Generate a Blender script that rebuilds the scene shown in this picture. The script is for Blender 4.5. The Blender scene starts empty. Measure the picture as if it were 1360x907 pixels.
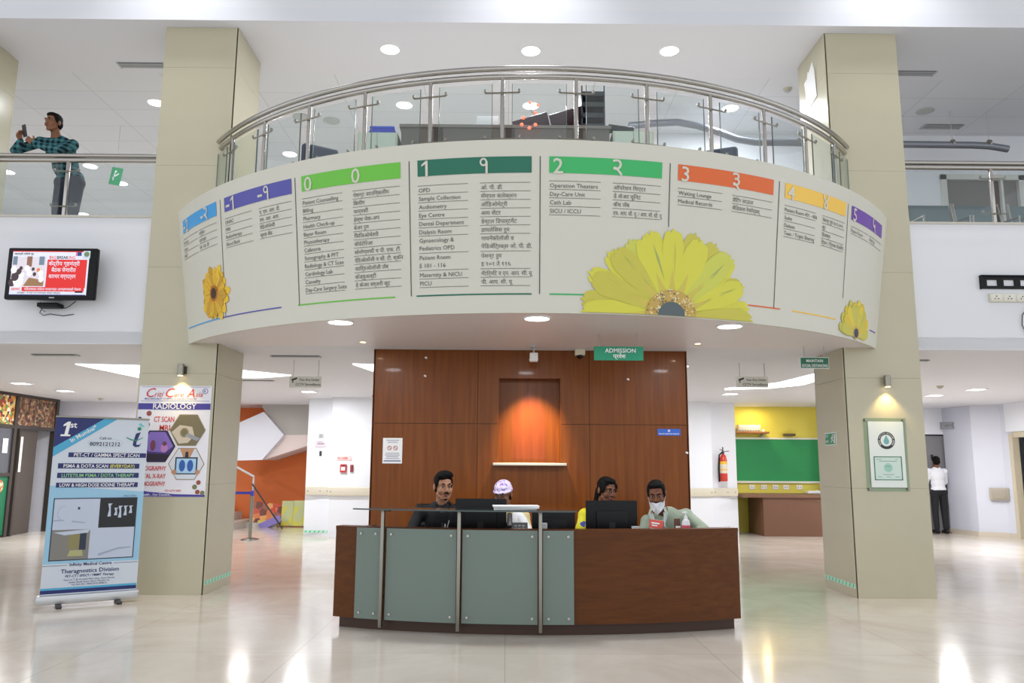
import bpy, bmesh, math, random, re
from mathutils import Vector, Matrix
random.seed(7)
SC = bpy.context.scene
COL = SC.collection
PI = math.pi
def V(*a): return Vector(a)
def rad(d): return d * PI / 180

# ---------------------------------------------------------------- camera
cd = bpy.data.cameras.new('camera'); cam = bpy.data.objects.new('camera', cd); COL.objects.link(cam)
cd.sensor_width = 36; cd.lens = 1056 / 1360 * 36; cd.clip_start = .05; cd.clip_end = 200
_p, _r, _y = rad(8.92), rad(.34), rad(-.36)
_F = V(0, math.cos(_p), math.sin(_p)); _U = V(0, -math.sin(_p), math.cos(_p)); _R = V(1, 0, 0)
_R, _U = _R * math.cos(_r) + _U * math.sin(_r), _U * math.cos(_r) - _R * math.sin(_r)
_M = Matrix((( _R.x, _U.x, -_F.x), (_R.y, _U.y, -_F.y), (_R.z, _U.z, -_F.z)))
cam.matrix_world = Matrix.Translation((0, 0, 1.42)) @ (Matrix.Rotation(_y, 3, 'Z') @ _M).to_4x4()
SC.camera = cam

# ---------------------------------------------------------------- light and exposure
W = bpy.data.worlds.new('world'); SC.world = W; W.use_nodes = True
_bg = W.node_tree.nodes['Background']; _bg.inputs[0].default_value = (.9, .95, 1, 1); _bg.inputs[1].default_value = 1.3
vs = SC.view_settings; vs.view_transform = 'Standard'; vs.look = 'None'; vs.gamma = 1; vs.use_curve_mapping = False
vs.exposure = 0.0
P_UP, P_SOFFIT, P_SQUARE, P_WASH, P_COVE, P_WALL = 36, 18, 56, 420, 2.6, 22

def lamp(name, loc, power, size=.2, col=(1, .97, .93), kind='AREA', rot=(0, 0, 0), parent=None, spot=None, blend=.5):
    l = bpy.data.lights.new(name, kind); l.energy = power; l.color = col
    if kind == 'AREA': l.shape = 'DISK'; l.size = size
    else: l.shadow_soft_size = size
    if spot: l.spot_size = rad(spot); l.spot_blend = blend
    o = bpy.data.objects.new(name, l); COL.objects.link(o)
    o.rotation_euler = rot
    if parent is not None:
        o.parent = parent; o.location = V(*loc) - ORG[parent]
    else: o.location = loc
    return o
ORG = {}
# spotlights of the tall entrance hall washing the beam above the columns
for x in (-4, .28, 4.6):
    lamp('hall_wash_lamp', (x, 8.35, 8.8), P_WASH, .4, (.96, .98, 1), 'SPOT', spot=75, blend=.9)

# ---------------------------------------------------------------- materials
def lin(c):
    f = lambda u: u / 12.92 if u <= .04045 else ((u + .055) / 1.055) ** 2.4
    return tuple(f(x / 255) for x in c) + (1,)
MATS = {}
def mat(name, rgb, rough=.5, metal=0, coat=0, emit=0, spec=.5, noise=None, ecol=None, sub=0):
    if name in MATS: return MATS[name]
    m = bpy.data.materials.new(name); m.use_nodes = True; MATS[name] = m
    nt = m.node_tree; b = nt.nodes['Principled BSDF']; I = b.inputs
    c = lin(rgb)
    I['Base Color'].default_value = c; I['Roughness'].default_value = rough; I['Metallic'].default_value = metal
    I['Coat Weight'].default_value = coat; I['Coat Roughness'].default_value = .06; I['Specular IOR Level'].default_value = spec
    if emit:
        I['Emission Color'].default_value = lin(ecol) if ecol else c; I['Emission Strength'].default_value = emit
    if noise:
        sc, amt = noise[0], noise[1]; stretch = noise[2] if len(noise) > 2 else (1, 1, 1)
        tc = nt.nodes.new('ShaderNodeTexCoord'); mp = nt.nodes.new('ShaderNodeMapping'); mp.inputs['Scale'].default_value = stretch
        n = nt.nodes.new('ShaderNodeTexNoise'); n.inputs['Scale'].default_value = sc; n.inputs['Detail'].default_value = 6
        mx = nt.nodes.new('ShaderNodeMix'); mx.data_type = 'RGBA'
        mx.inputs[6].default_value = tuple(v * (1 - amt) for v in c[:3]) + (1,); mx.inputs[7].default_value = tuple(min(1, v * (1 + amt)) for v in c[:3]) + (1,)
        nt.links.new(tc.outputs['Object'], mp.inputs[0]); nt.links.new(mp.outputs[0], n.inputs['Vector'])
        nt.links.new(n.outputs[0], mx.inputs[0]); nt.links.new(mx.outputs[2], I['Base Color'])
    return m
def brick_mat(name, c1, c2, cm, w, h, mort, rough, coat=0, noise=0, offset=0, rot=0):
    m = mat(name, (128, 128, 128), rough, coat=coat); nt = m.node_tree; b = nt.nodes['Principled BSDF']
    tc = nt.nodes.new('ShaderNodeTexCoord'); br = nt.nodes.new('ShaderNodeTexBrick'); mp = nt.nodes.new('ShaderNodeMapping')
    mp.inputs['Rotation'].default_value = (0, 0, rot)
    nt.links.new(tc.outputs['Object'], mp.inputs[0]); nt.links.new(mp.outputs[0], br.inputs['Vector'])
    br.offset = offset; br.inputs['Color1'].default_value = lin(c1); br.inputs['Color2'].default_value = lin(c2); br.inputs['Mortar'].default_value = lin(cm)
    br.inputs['Scale'].default_value = 1; br.inputs['Brick Width'].default_value = w; br.inputs['Row Height'].default_value = h
    br.inputs['Mortar Size'].default_value = mort; br.inputs['Mortar Smooth'].default_value = .3
    out = br.outputs[0]
    if noise:
        n = nt.nodes.new('ShaderNodeTexNoise'); n.inputs['Scale'].default_value = .9; n.inputs['Detail'].default_value = 9; n.inputs['Roughness'].default_value = .62
        n.inputs['Distortion'].default_value = 1.4
        nt.links.new(tc.outputs['Object'], n.inputs['Vector'])
        rp = nt.nodes.new('ShaderNodeValToRGB'); rp.color_ramp.elements[0].position = .36; rp.color_ramp.elements[0].color = lin((196, 178, 158))
        rp.color_ramp.elements[1].position = .66; rp.color_ramp.elements[1].color = (1, 1, 1, 1)
        mx = nt.nodes.new('ShaderNodeMix'); mx.data_type = 'RGBA'; mx.blend_type = 'MULTIPLY'; mx.inputs[0].default_value = noise
        nt.links.new(n.outputs[0], rp.inputs[0]); nt.links.new(out, mx.inputs[6]); nt.links.new(rp.outputs[0], mx.inputs[7]); out = mx.outputs[2]
    nt.links.new(out, b.inputs['Base Color'])
    return m
def wood_mat(name, c1, c2, rough=.3, coat=.3, axis='z', scale=1.0):
    m = mat(name, c1, rough, coat=coat, spec=.25); nt = m.node_tree; b = nt.nodes['Principled BSDF']
    tc = nt.nodes.new('ShaderNodeTexCoord'); mp = nt.nodes.new('ShaderNodeMapping')
    mp.inputs['Scale'].default_value = {'z': (14, 14, .7), 'x': (.7, 14, 14)}[axis]
    n = nt.nodes.new('ShaderNodeTexNoise'); n.inputs['Scale'].default_value = 1.6 * scale; n.inputs['Detail'].default_value = 8; n.inputs['Distortion'].default_value = .6
    rp = nt.nodes.new('ShaderNodeValToRGB'); rp.color_ramp.elements[0].position = .3; rp.color_ramp.elements[0].color = lin(c2)
    rp.color_ramp.elements[1].position = .75; rp.color_ramp.elements[1].color = lin(c1)
    nt.links.new(tc.outputs['Object'], mp.inputs[0]); nt.links.new(mp.outputs[0], n.inputs['Vector']); nt.links.new(n.outputs[0], rp.inputs[0]); nt.links.new(rp.outputs[0], b.inputs['Base Color'])
    return m
def glass_mat(name, tint, refl=.9):
    m = bpy.data.materials.new(name); m.use_nodes = True; MATS[name] = m; nt = m.node_tree
    nt.nodes.remove(nt.nodes['Principled BSDF'])
    t = nt.nodes.new('ShaderNodeBsdfTransparent'); t.inputs[0].default_value = lin(tint)
    g = nt.nodes.new('ShaderNodeBsdfGlossy'); g.inputs['Roughness'].default_value = .02
    f = nt.nodes.new('ShaderNodeLayerWeight'); pw = nt.nodes.new('ShaderNodeMath'); pw.operation = 'POWER'; pw.inputs[1].default_value = 4.5
    mu = nt.nodes.new('ShaderNodeMath'); mu.operation = 'MULTIPLY_ADD'; mu.inputs[1].default_value = refl; mu.inputs[2].default_value = .05
    mx = nt.nodes.new('ShaderNodeMixShader')
    nt.links.new(f.outputs[1], pw.inputs[0]); nt.links.new(pw.outputs[0], mu.inputs[0]); nt.links.new(mu.outputs[0], mx.inputs[0]); nt.links.new(t.outputs[0], mx.inputs[1]); nt.links.new(g.outputs[0], mx.inputs[2])
    nt.links.new(mx.outputs[0], nt.nodes['Material Output'].inputs[0])
    return m
def mosaic_mat(name, cols, scale, emit=0, rough=.4):
    m = mat(name, cols[0], rough); nt = m.node_tree; b = nt.nodes['Principled BSDF']
    tc = nt.nodes.new('ShaderNodeTexCoord'); vo = nt.nodes.new('ShaderNodeTexVoronoi'); vo.inputs['Scale'].default_value = scale
    sp = nt.nodes.new('ShaderNodeSeparateColor'); rp = nt.nodes.new('ShaderNodeValToRGB'); rp.color_ramp.interpolation = 'CONSTANT'
    e = rp.color_ramp.elements
    for i, c in enumerate(cols):
        el = e[i] if i < 2 else e.new(i / len(cols))
        el.position = i / len(cols); el.color = lin(c)
    nt.links.new(tc.outputs['Object'], vo.inputs['Vector']); nt.links.new(vo.outputs['Color'], sp.inputs[0]); nt.links.new(sp.outputs[0], rp.inputs[0])
    nt.links.new(rp.outputs[0], b.inputs['Base Color'])
    if emit: nt.links.new(rp.outputs[0], b.inputs['Emission Color']); b.inputs['Emission Strength'].default_value = emit
    return m

# ---------------------------------------------------------------- mesh builder
class MB:
    def __init__(s): s.v = []; s.f = []; s.mi = []; s.m = 0; s.cuts = []
    def add(s, vs, fs):
        o = len(s.v); s.v += [tuple(v) for v in vs]
        for f in fs: s.f.append(tuple(i + o for i in f)); s.mi.append(s.m)
    def box(s, c, d, rz=0, R=None):
        R = R or Matrix.Rotation(rz, 3, 'Z'); c = V(*c)
        s.add([c + R @ V(x * d[0] / 2, y * d[1] / 2, z * d[2] / 2) for x in (-1, 1) for y in (-1, 1) for z in (-1, 1)],
              [(0, 1, 3, 2), (4, 6, 7, 5), (0, 4, 5, 1), (2, 3, 7, 6), (0, 2, 6, 4), (1, 5, 7, 3)])
    def bb(s, lo, hi): s.box([(a + b) / 2 for a, b in zip(lo, hi)], [b - a for a, b in zip(lo, hi)])
    def rbox(s, c, d, b=.01, rz=0, R=None, seg=2):
        R = R or Matrix.Rotation(rz, 3, 'Z'); bm = bmesh.new(); bmesh.ops.create_cube(bm, size=1)
        for v in bm.verts: v.co = V(v.co.x * d[0], v.co.y * d[1], v.co.z * d[2])
        bmesh.ops.bevel(bm, geom=bm.edges[:], offset=min(b, min(d) * .45), segments=seg, profile=.5, affect='EDGES')
        bm.verts.index_update(); s.add([V(*c) + R @ v.co for v in bm.verts], [[v.index for v in f.verts] for f in bm.faces]); bm.free()
    def prism(s, pts, n):
        k = len(pts); n = V(*n); pts = [V(*p) for p in pts]
        s.add(pts + [p + n for p in pts], [tuple(range(k))[::-1], tuple(range(k, 2 * k))] + [(i, (i + 1) % k, k + (i + 1) % k, k + i) for i in range(k)])
    def poly(s, pts): s.add(pts, [tuple(range(len(pts)))])
    def tube(s, pts, r, n=8, closed=False, caps=True):
        pts = [V(*p) for p in pts]; k = len(pts); rs = r if isinstance(r, (list, tuple)) else [r] * k
        T = []
        for i in range(k):
            a = pts[(i - 1) % k] if closed else pts[max(i - 1, 0)]; b = pts[(i + 1) % k] if closed else pts[min(i + 1, k - 1)]
            T.append((b - a).normalized())
        u = T[0].orthogonal().normalized(); vs = []
        for i in range(k):
            u = (u - T[i] * u.dot(T[i])).normalized(); w = T[i].cross(u)
            vs += [pts[i] + (u * math.cos(2 * PI * j / n) + w * math.sin(2 * PI * j / n)) * rs[i] for j in range(n)]
        fs = [(i * n + j, i * n + (j + 1) % n, ((i + 1) % k) * n + (j + 1) % n, ((i + 1) % k) * n + j) for i in range(k if closed else k - 1) for j in range(n)]
        if caps and not closed: fs += [tuple(range(n))[::-1], tuple(range((k - 1) * n, k * n))]
        s.add(vs, fs)
    def cyl(s, a, b, r0, r1=None, n=16): s.tube([a, b], [r0, r0 if r1 is None else r1], n)
    def lathe(s, prof, c=(0, 0, 0), n=24, R=None):
        c = V(*c); R = R or Matrix.Identity(3); k = len(prof)
        vs = [c + R @ V(r * math.cos(2 * PI * j / n), r * math.sin(2 * PI * j / n), z) for r, z in prof for j in range(n)]
        fs = [(i * n + j, i * n + (j + 1) % n, (i + 1) * n + (j + 1) % n, (i + 1) * n + j) for i in range(k - 1) for j in range(n)]
        s.add(vs, fs + [tuple(range(n))[::-1], tuple(range((k - 1) * n, k * n))])
    def ell(s, c, r, R=None, n=16):
        c = V(*c); R = R or Matrix.Identity(3); h = n // 2
        vs = [c + R @ V(0, 0, -r[2])]
        for i in range(1, h):
            t = -PI / 2 + PI * i / h
            vs += [c + R @ V(r[0] * math.cos(t) * math.cos(2 * PI * j / n), r[1] * math.cos(t) * math.sin(2 * PI * j / n), r[2] * math.sin(t)) for j in range(n)]
        vs.append(c + R @ V(0, 0, r[2])); e = len(vs) - 1
        fs = [(0, 1 + (j + 1) % n, 1 + j) for j in range(n)] + [(e, 1 + (h - 2) * n + j, 1 + (h - 2) * n + (j + 1) % n) for j in range(n)]
        fs += [(1 + i * n + j, 1 + i * n + (j + 1) % n, 1 + (i + 1) * n + (j + 1) % n, 1 + (i + 1) * n + j) for i in range(h - 2) for j in range(n)]
        s.add(vs, fs)
    def cap(s, a, b, ra, rb=None, n=12):
        a = V(*a); b = V(*b); rb = ra if rb is None else rb; d = b - a; L = max(d.length, 1e-6); d /= L
        pts = [a - d * ra * .95, a - d * ra * .7, a, b, b + d * rb * .7, b + d * rb * .95]
        s.tube(pts, [ra * .3, ra * .71, ra, rb, rb * .71, rb * .3], n)
    # drawing on a surface: fn(x, y, off) -> point
    def rect(s, fn, x0, y0, x1, y1, off=.003, nx=1):
        vs = [fn(x0 + (x1 - x0) * i / nx, y, off) for y in (y0, y1) for i in range(nx + 1)]
        s.add(vs, [(i, i + 1, nx + 2 + i, nx + 1 + i) for i in range(nx)])
    def draw(s, fn, pts, off=.003): s.poly([fn(x, y, off) for x, y in pts])
    def line(s, fn, x0, y0, x1, y1, w, off=.003):
        d = Vector((x1 - x0, y1 - y0)); n = Vector((-d.y, d.x)).normalized() * w / 2
        s.draw(fn, [(x0 - n.x, y0 - n.y), (x1 - n.x, y1 - n.y), (x1 + n.x, y1 + n.y), (x0 + n.x, y0 + n.y)], off)
    def disc(s, fn, cx, cy, r, off=.003, n=20, ry=None, inner=0):
        ry = ry or r; P = [(cx + r * math.cos(2 * PI * i / n), cy + ry * math.sin(2 * PI * i / n)) for i in range(n)]
        if not inner: s.draw(fn, P, off); return
        k = inner / r; vs = [fn(x, y, off) for x, y in P] + [fn(cx + (x - cx) * k, cy + (y - cy) * k, off) for x, y in P]
        s.add(vs, [(i, (i + 1) % n, n + (i + 1) % n, n + i) for i in range(n)])
    def text_plain(s, *a, **k): n = len(s.cuts); s.text(*a, **k); del s.cuts[n:]
    def text(s, fn, t, x, y, size, align='L', width=None, off=.004, bold=0, shear=0, rot=0):
        vs, fs, w, lo = glyphs(t, bold); s.cuts.append((len(s.v), len(s.f)))
        k = size; kx = size
        if width and w * k > width: kx = width / w
        ox = {'L': 0, 'C': -w * kx / 2, 'R': -w * kx}[align]
        cr, sr = math.cos(rot), math.sin(rot); out = []
        for a, b in vs:
            px, py = ox + (a - lo) * kx + b * k * shear, b * k
            out.append(fn(x + px * cr - py * sr, y + px * sr + py * cr, off))
        s.add(out, fs); s.cuts.append((len(s.v), len(s.f)))
    def mesh(s, name, mats, smooth=35, recalc=True):
        me = bpy.data.meshes.new(name); me.from_pydata(s.v, [], s.f)
        for m in (mats if isinstance(mats, (list, tuple)) else [mats]): me.materials.append(m)
        me.polygons.foreach_set('material_index', s.mi)
        if recalc:
            bm = bmesh.new(); bm.from_mesh(me); bmesh.ops.recalc_face_normals(bm, faces=bm.faces[:]); bm.to_mesh(me); bm.free()
        if smooth:
            me.polygons.foreach_set('use_smooth', [True] * len(me.polygons)); me.set_sharp_from_angle(angle=rad(smooth))
        me.update(); return me
_G = {}
def glyphs(t, bold=0):
    if (t, bold) in _G: return _G[t, bold]
    body = re.sub('((?:[\u0915-\u0939\u0958-\u095f]\u093c?\u094d)*[\u0915-\u0939\u0958-\u095f]\u093c?)\u093f', '\u093f\\1', t)
    c = bpy.data.curves.new('t', 'FONT'); c.body = body; c.resolution_u = 2; c.offset = bold; c.fill_mode = 'FRONT'
    o = bpy.data.objects.new('t', c); me = o.to_mesh()
    vs = [(v.co.x, v.co.y) for v in me.vertices]; fs = [tuple(p.vertices) for p in me.polygons]
    lo = min((v[0] for v in vs), default=0); w = max((v[0] for v in vs), default=0) - lo
    o.to_mesh_clear(); bpy.data.objects.remove(o); bpy.data.curves.remove(c)
    _G[t, bold] = (vs, fs, w, lo); return _G[t, bold]
def _one(s, fn, x, y, h, off):
    s.draw(fn, [(x + a * h, y + b * h) for a, b in ((.2, 0), (.32, 0), (.32, .72), (.22, .72), (.02, .56), (.02, .46), (.2, .57))], off)
def _dev_one(s, fn, x, y, h, off):
    s.disc(fn, x + .19 * h, y + .53 * h, .17 * h, off, 24, ry=.19 * h, inner=.095 * h); s.rect(fn, x + .28 * h, y, x + .38 * h, y + .56 * h, off)
MB.one = _one; MB.dev_one = _dev_one
def plane(o, r, u, n):
    o, r, u, n = V(*o), V(*r), V(*u), V(*n)
    return lambda x, y, off=0: o + r * x + u * y + n * off
def front(Y): return plane((0, Y, 0), (1, 0, 0), (0, 0, 1), (0, -1, 0))     # wall facing the entrance, x and z as drawn

def tag(o, label, cat, group=None):
    o['label'] = label; o['category'] = cat
    if group: o['group'] = group
def thing(name, label, cat, loc, group=None):
    o = bpy.data.objects.new(name, None); COL.objects.link(o); o.location = loc; o.empty_display_size = .1
    ORG[o] = V(*loc); tag(o, label, cat, group); return o
def part(parent, name, mb, mats, smooth=35, label=None, recalc=True):
    if (name.endswith('lettering') or name == 'numeral') and mb.cuts and name != 'seal_lettering':      # one part for each written line
        o = None; cs = sorted(set([(0, 0)] + mb.cuts + [(len(mb.v), len(mb.f))]))
        for (v0, f0), (v1, f1) in zip(cs, cs[1:]):
            if f1 == f0: continue
            q = MB(); q.v = mb.v[v0:v1]; q.f = [tuple(i - v0 for i in f) for f in mb.f[f0:f1]]; q.mi = mb.mi[f0:f1]; o = part(parent, name, q, mats, smooth, label, recalc)
        return o
    org = ORG[parent]; me = mb.mesh(name, mats, smooth, recalc); me.transform(Matrix.Translation(-org))
    o = bpy.data.objects.new(name, me); COL.objects.link(o); o.parent = parent; ORG[o] = org
    if label: o['label'] = label
    return o
def single(name, label, cat, mb, mats, group=None, smooth=35, loc=None):
    lo = [min(v[i] for v in mb.v) for i in range(3)]; hi = [max(v[i] for v in mb.v) for i in range(3)]
    org = V(*(loc or ((lo[0] + hi[0]) / 2, (lo[1] + hi[1]) / 2, lo[2])))
    me = mb.mesh(name, mats, smooth); me.transform(Matrix.Translation(-org))
    o = bpy.data.objects.new(name, me); COL.objects.link(o); o.location = org; ORG[o] = org; tag(o, label, cat, group); return o
def struct(name, mb, mats, smooth=0, recalc=True):
    me = mb.mesh(name, mats, smooth, recalc); o = bpy.data.objects.new(name, me); COL.objects.link(o); o['kind'] = 'structure'; ORG[o] = V(0, 0, 0); return o
def dup(root, d, label=None, group=None):
    def cp(o, par):
        c = o.copy(); COL.objects.link(c)
        if par is not None: c.parent = par
        for ch in kids[o]: cp(ch, c)
        return c
    kids = {}
    def walk(o):
        kids[o] = list(o.children)
        for ch in kids[o]: walk(ch)
    walk(root); c = cp(root, None); c.location = root.location + V(*d); ORG[c] = ORG[root] + V(*d)
    if label: c['label'] = label
    if group: c['group'] = group
    return c

# the curved balcony front: leans outward towards its top
CX, CY, RB, ZB, RT, ZT = .302, 11.972, 4.911, 2.80, 5.10, 4.366
def ring(th, r, z): t = rad(th); return V(CX + r * math.sin(t), CY - r * math.cos(t), z)
def drum(th0): return lambda x, z, off=0: ring(th0 + math.degrees(x / 5.0), RB + (RT - RB) * (z - ZB) / (ZT - ZB) + off, z)

M_white = mat('white_paint', (226, 226, 230), .55)
M_bright = mat('lobby_white_paint', (236, 238, 244), .6)
M_drum = mat('cream_laminate', (214, 211, 198), .42)
M_soffit = mat('soffit_paint', (228, 222, 222), .45)
M_ceil = mat('ceiling_paint', (224, 224, 230), .6)
M_tile = brick_mat('ceiling_tile', (226, 227, 231), (222, 223, 229), (196, 197, 203), 1.2, .6, .006, .7)
M_stone = mat('beige_stone', (188, 181, 156), .24, noise=(1.2, .04, (1, 1, 3)), coat=.2)
M_gap = mat('dark_joint', (58, 52, 40), .6)
M_floor = brick_mat('cream_marble', (224, 216, 205), (221, 213, 202), (200, 188, 172), 1.6, 1.6, .004, .13, noise=.32)
M_wood = wood_mat('red_brown_veneer', (130, 72, 20), (108, 55, 12), .34, .06)
M_deskwood = wood_mat('desk_veneer', (100, 55, 15), (84, 43, 9), .4, .04, 'x', 1.2)
M_darkwood = mat('plinth_wood', (62, 36, 20), .45)
M_steel = mat('brushed_steel', (178, 174, 168), .22, metal=1)
M_steel2 = mat('satin_steel', (150, 146, 136), .35, metal=1)
M_glass = glass_mat('clear_glass', (248, 252, 252))
M_gedge = mat('glass_edge', (86, 108, 104), .2)
M_frost = mat('frosted_glass', (112, 126, 118), .3, coat=.12)
M_black = mat('black_plastic', (15, 15, 17), .45, spec=.25)
M_dark = mat('dark_grey', (52, 52, 54), .45)
M_grey = mat('grey', (120, 120, 122), .5)
M_lgrey = mat('light_grey', (186, 188, 190), .5)
M_paper = mat('paper', (240, 240, 240), .7)
M_ink = mat('ink', (92, 92, 88), .6)
M_lightdisc = mat('lamp_disc', (255, 253, 250), .5, emit=9)
M_warmdisc = mat('warm_lamp_disc', (255, 226, 160), .5, emit=7)
M_green = mat('sign_green', (28, 140, 104), .4)
M_red = mat('red', (206, 52, 40), .4)
M_wire = mat('wire', (170, 170, 172), .5)
# ================================================================ the setting
mb = MB(); mb.bb((-14, -4, -.1), (14, 21, 0)); struct('floor', mb, M_floor)
# lobby ceiling and balcony soffit
mb = MB(); mb.bb((-14, 9.2, 2.8), (14, 21, 2.95)); struct('ceiling_lower', mb, M_ceil)
ths = [-57 + i * 114 / 114 for i in range(115)]
mb = MB(); bot = [ring(t, RB - .02, 2.8) for t in ths if ring(t, RB - .02, 0).y < 9.2]
bot = [V(bot[0].x, 9.2, 2.8)] + bot + [V(bot[-1].x, 9.2, 2.8)]
mb.prism(bot, (0, 0, .1)); struct('ceiling_lower_front', mb, M_soffit)
# upper floor: slab, ceiling, beam face
mb = MB(); up = [V(p.x, p.y, 4.05) for p in bot]; mb.prism(up, (0, 0, .1)); mb.bb((-14, 9.2, 4.05), (14, 20, 4.15)); struct('floor_upper', mb, mat('upper_floor', (200, 194, 184), .3))
mb = MB(); mb.bb((-14, 8.92, 6.727), (14, 10.25, 6.9)); struct('ceiling_upper_front', mb, M_ceil)
mb = MB(); mb.bb((-14, 10.25, 6.727), (14, 19.2, 6.9)); struct('ceiling_upper', mb, M_tile)
mb = MB(); mb.bb((-14, 8.92, 6.9), (14, 9.1, 9.1)); struct('wall_beam', mb, M_white)
mb = MB(); mb.bb((-14, -4, 9), (14, 9.1, 9.1)); struct('ceiling_main', mb, M_white)

def column(x0, x1, inner=1):
    y0, y1, H, g = 9.086, 9.96, 6.727, .02
    mb = MB(); mb.m = 1; mb.bb((x0 + .02, y0 + .02, 0), (x1 - .02, y1 - .02, H)); mb.m = 0
    zs = [0, 1.2, 2.45, 3.7, 4.95, 6.2, H]
    for a, b in zip(zs, zs[1:]):
        b2 = b - .002
        gl, gr = (0, g) if inner > 0 else (g, 0)
        mb.bb((x0 + gl, y0, a), (x1 - gr, y0 + .03, b2)); mb.bb((x0 + g, y1 - .03, a), (x1, y1, b2))
        mb.bb((x0, y0 + (.032 if gl == 0 else .002), a), (x0 + (.03 if gl == 0 else .005), y1, b2)); mb.bb((x1 - (.03 if gr == 0 else .005), y0 + (.032 if gr == 0 else .002), a), (x1, y1 - .032, b2))
    return struct('column', mb, [M_stone, M_gap])
column(-4.211, -3.322); column(3.882, 4.772, -1); column(-7.44, -6.55)

for side, x0, x1 in (('left', -14, -4.0), ('right', 4.5, 14)):
    mb = MB(); mb.bb((x0, 9.2, 2.8), (x1, 9.4, 4.33)); mb.m = 1; mb.bb((x0, 9.185, 4.33), (x1, 9.4, 4.355)); struct('wall_front_' + side, mb, [M_white, mat('coping', (196, 190, 178), .4)])

# curved balcony wall
mb = MB()
prof = [(RB - .03, 2.8), (RB - .03, 2.79), (RB + .004, 2.79)] + [(RB + (RT - RB) * k / 6, 2.8 + (ZT - 2.8) * k / 6) for k in range(7)] + [(RT - .03, ZT + .006), (RT - .16, ZT + .006), (RT - .16, 4.05), (RB - .03, 4.05)]
vs = [ring(t, r, z) for t in ths for r, z in prof]; k = len(prof)
mb.add(vs, [(i * k + j, i * k + (j + 1) % k, (i + 1) * k + (j + 1) % k, (i + 1) * k + j) for i in range(len(ths) - 1) for j in range(k)])
struct('wall_upper_front', mb, M_drum, 30)

# panelled timber wall behind the desk, with its niche
xs = [-1.59, -.345, .985, 2.155]; zs = [0, 1.915, 2.8]; Yw = 9.46; nx0, nx1, nz0, nz1 = -.1, .65, 1.46, 2.47
mb = MB(); mb.m = 1
mb.bb((-1.595, Yw + .24, 0), (2.16, Yw + .3, 2.8)); mb.bb((-1.58, Yw + .012, 0), (nx0, Yw + .24, 2.8)); mb.bb((nx1, Yw + .012, 0), (2.145, Yw + .24, 2.8))
mb.bb((nx0, Yw + .012, 0), (nx1, Yw + .24, nz0)); mb.bb((nx0, Yw + .012, nz1), (nx1, Yw + .24, 2.8)); mb.m = 0
g = .003
for a, b in zip(xs, xs[1:]):
    for c, d in zip(zs, zs[1:]):
        if a < nx0 < b:
            mb.bb((a + g, Yw, c + g), (nx0, Yw + .02, d - g)); mb.bb((nx1, Yw, c + g), (b - g, Yw + .02, d - g))
            if c == 0: mb.bb((nx0, Yw, c), (nx1, Yw + .02, nz0))
            else: mb.bb((nx0, Yw, nz1), (nx1, Yw + .02, d - g))
        else: mb.bb((a + g, Yw, c + g), (b - g, Yw + .02, d - g))
for x in (-1.595, 2.14): mb.bb((x, Yw, 0), (x + .02, Yw + .3, 2.8))
mb.bb((nx0, Yw + .21, nz0), (nx1, Yw + .241, nz1)); mb.bb((nx0, Yw, nz0), (nx0 + .01, Yw + .22, nz1)); mb.bb((nx1 - .01, Yw, nz0), (nx1, Yw + .22, nz1)); mb.bb((nx0, Yw, nz1 - .01), (nx1, Yw + .22, nz1))
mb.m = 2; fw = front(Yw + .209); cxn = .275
arch = [(cxn - .19, 1.5), (cxn + .19, 1.5)] + [(cxn + .19 - .19 * t ** 1.6, 2.0 + .33 * t) for t in [0, .2, .4, .6, .8, .95, 1]] + [(cxn - .19 + .19 * t ** 1.6, 2.0 + .33 * t) for t in [.95, .8, .6, .4, .2, 0]]  # arch shape of the niche's glow and shade, painted as a veneer tone
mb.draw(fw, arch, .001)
struct('wall_center', mb, [M_wood, M_gap, wood_mat('arch_glow_veneer', (134, 66, 26), (112, 52, 20), .3, .25)])
mb = MB(); mb.rbox((.275, Yw - .03, 1.445), (.86, .14, .032), .006); single('niche_shelf', 'thin white ledge under the wooden wall niche', 'shelf', mb, mat('white_stone', (222, 216, 204), .35))

# lobby walls far behind the desk
def wall(name, pts, m, z0=0, z1=2.8, th=.12):
    mb = MB(); nn = []
    for (ax, ay), (bx, by) in zip(pts, pts[1:]): d = V(bx - ax, by - ay, 0).normalized(); nn.append(V(-d.y, d.x, 0) * th)
    off = [V(*p, 0) + (nn[max(i - 1, 0)] if nn[max(i - 1, 0)].dot(nn[min(i, len(nn) - 1)]) > .8 * th * th else nn[max(i - 1, 0)] + nn[min(i, len(nn) - 1)]) for i, p in enumerate(pts)]
    for i in range(len(pts) - 1):
        a, b, c, d = V(*pts[i], z0), V(*pts[i + 1], z0), off[i + 1] + V(0, 0, z0), off[i] + V(0, 0, z0); u = V(0, 0, z1 - z0)
        mb.add([a, b, c, d, a + u, b + u, c + u, d + u], [(0, 1, 5, 4), (2, 3, 7, 6), (4, 5, 6, 7), (0, 3, 2, 1)] + ([(0, 4, 7, 3)] if i == 0 else []) + ([(1, 2, 6, 5)] if i == len(pts) - 2 else []))
    return struct(name, mb, m)
wall('wall_lower_back', [(-4.13, 19.4), (-4.13, 16.66), (-3.57, 16.62), (-3.56, 16.3), (0, 16.3), (0, 17.0), (4.36, 17.0), (4.36, 17.25), (4.96, 17.3), (4.96, 18.2)], M_bright)
M_yellow = mat('yellow_paint', (226, 212, 88), .55); M_orange = mat('orange_paint', (226, 118, 56), .6)
wall('wall_right_rear', [(4.96, 18.2), (7.4, 18.2)], M_yellow)
wall('wall_right_inner', [(7.4, 18.2), (7.4, 16.9), (8.5, 16.9), (8.5, 18.3)], M_bright)
wall('wall_left_rear', [(-7.6, 19.6), (-4.0, 19.6)], M_orange, 0, 2.8)
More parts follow.
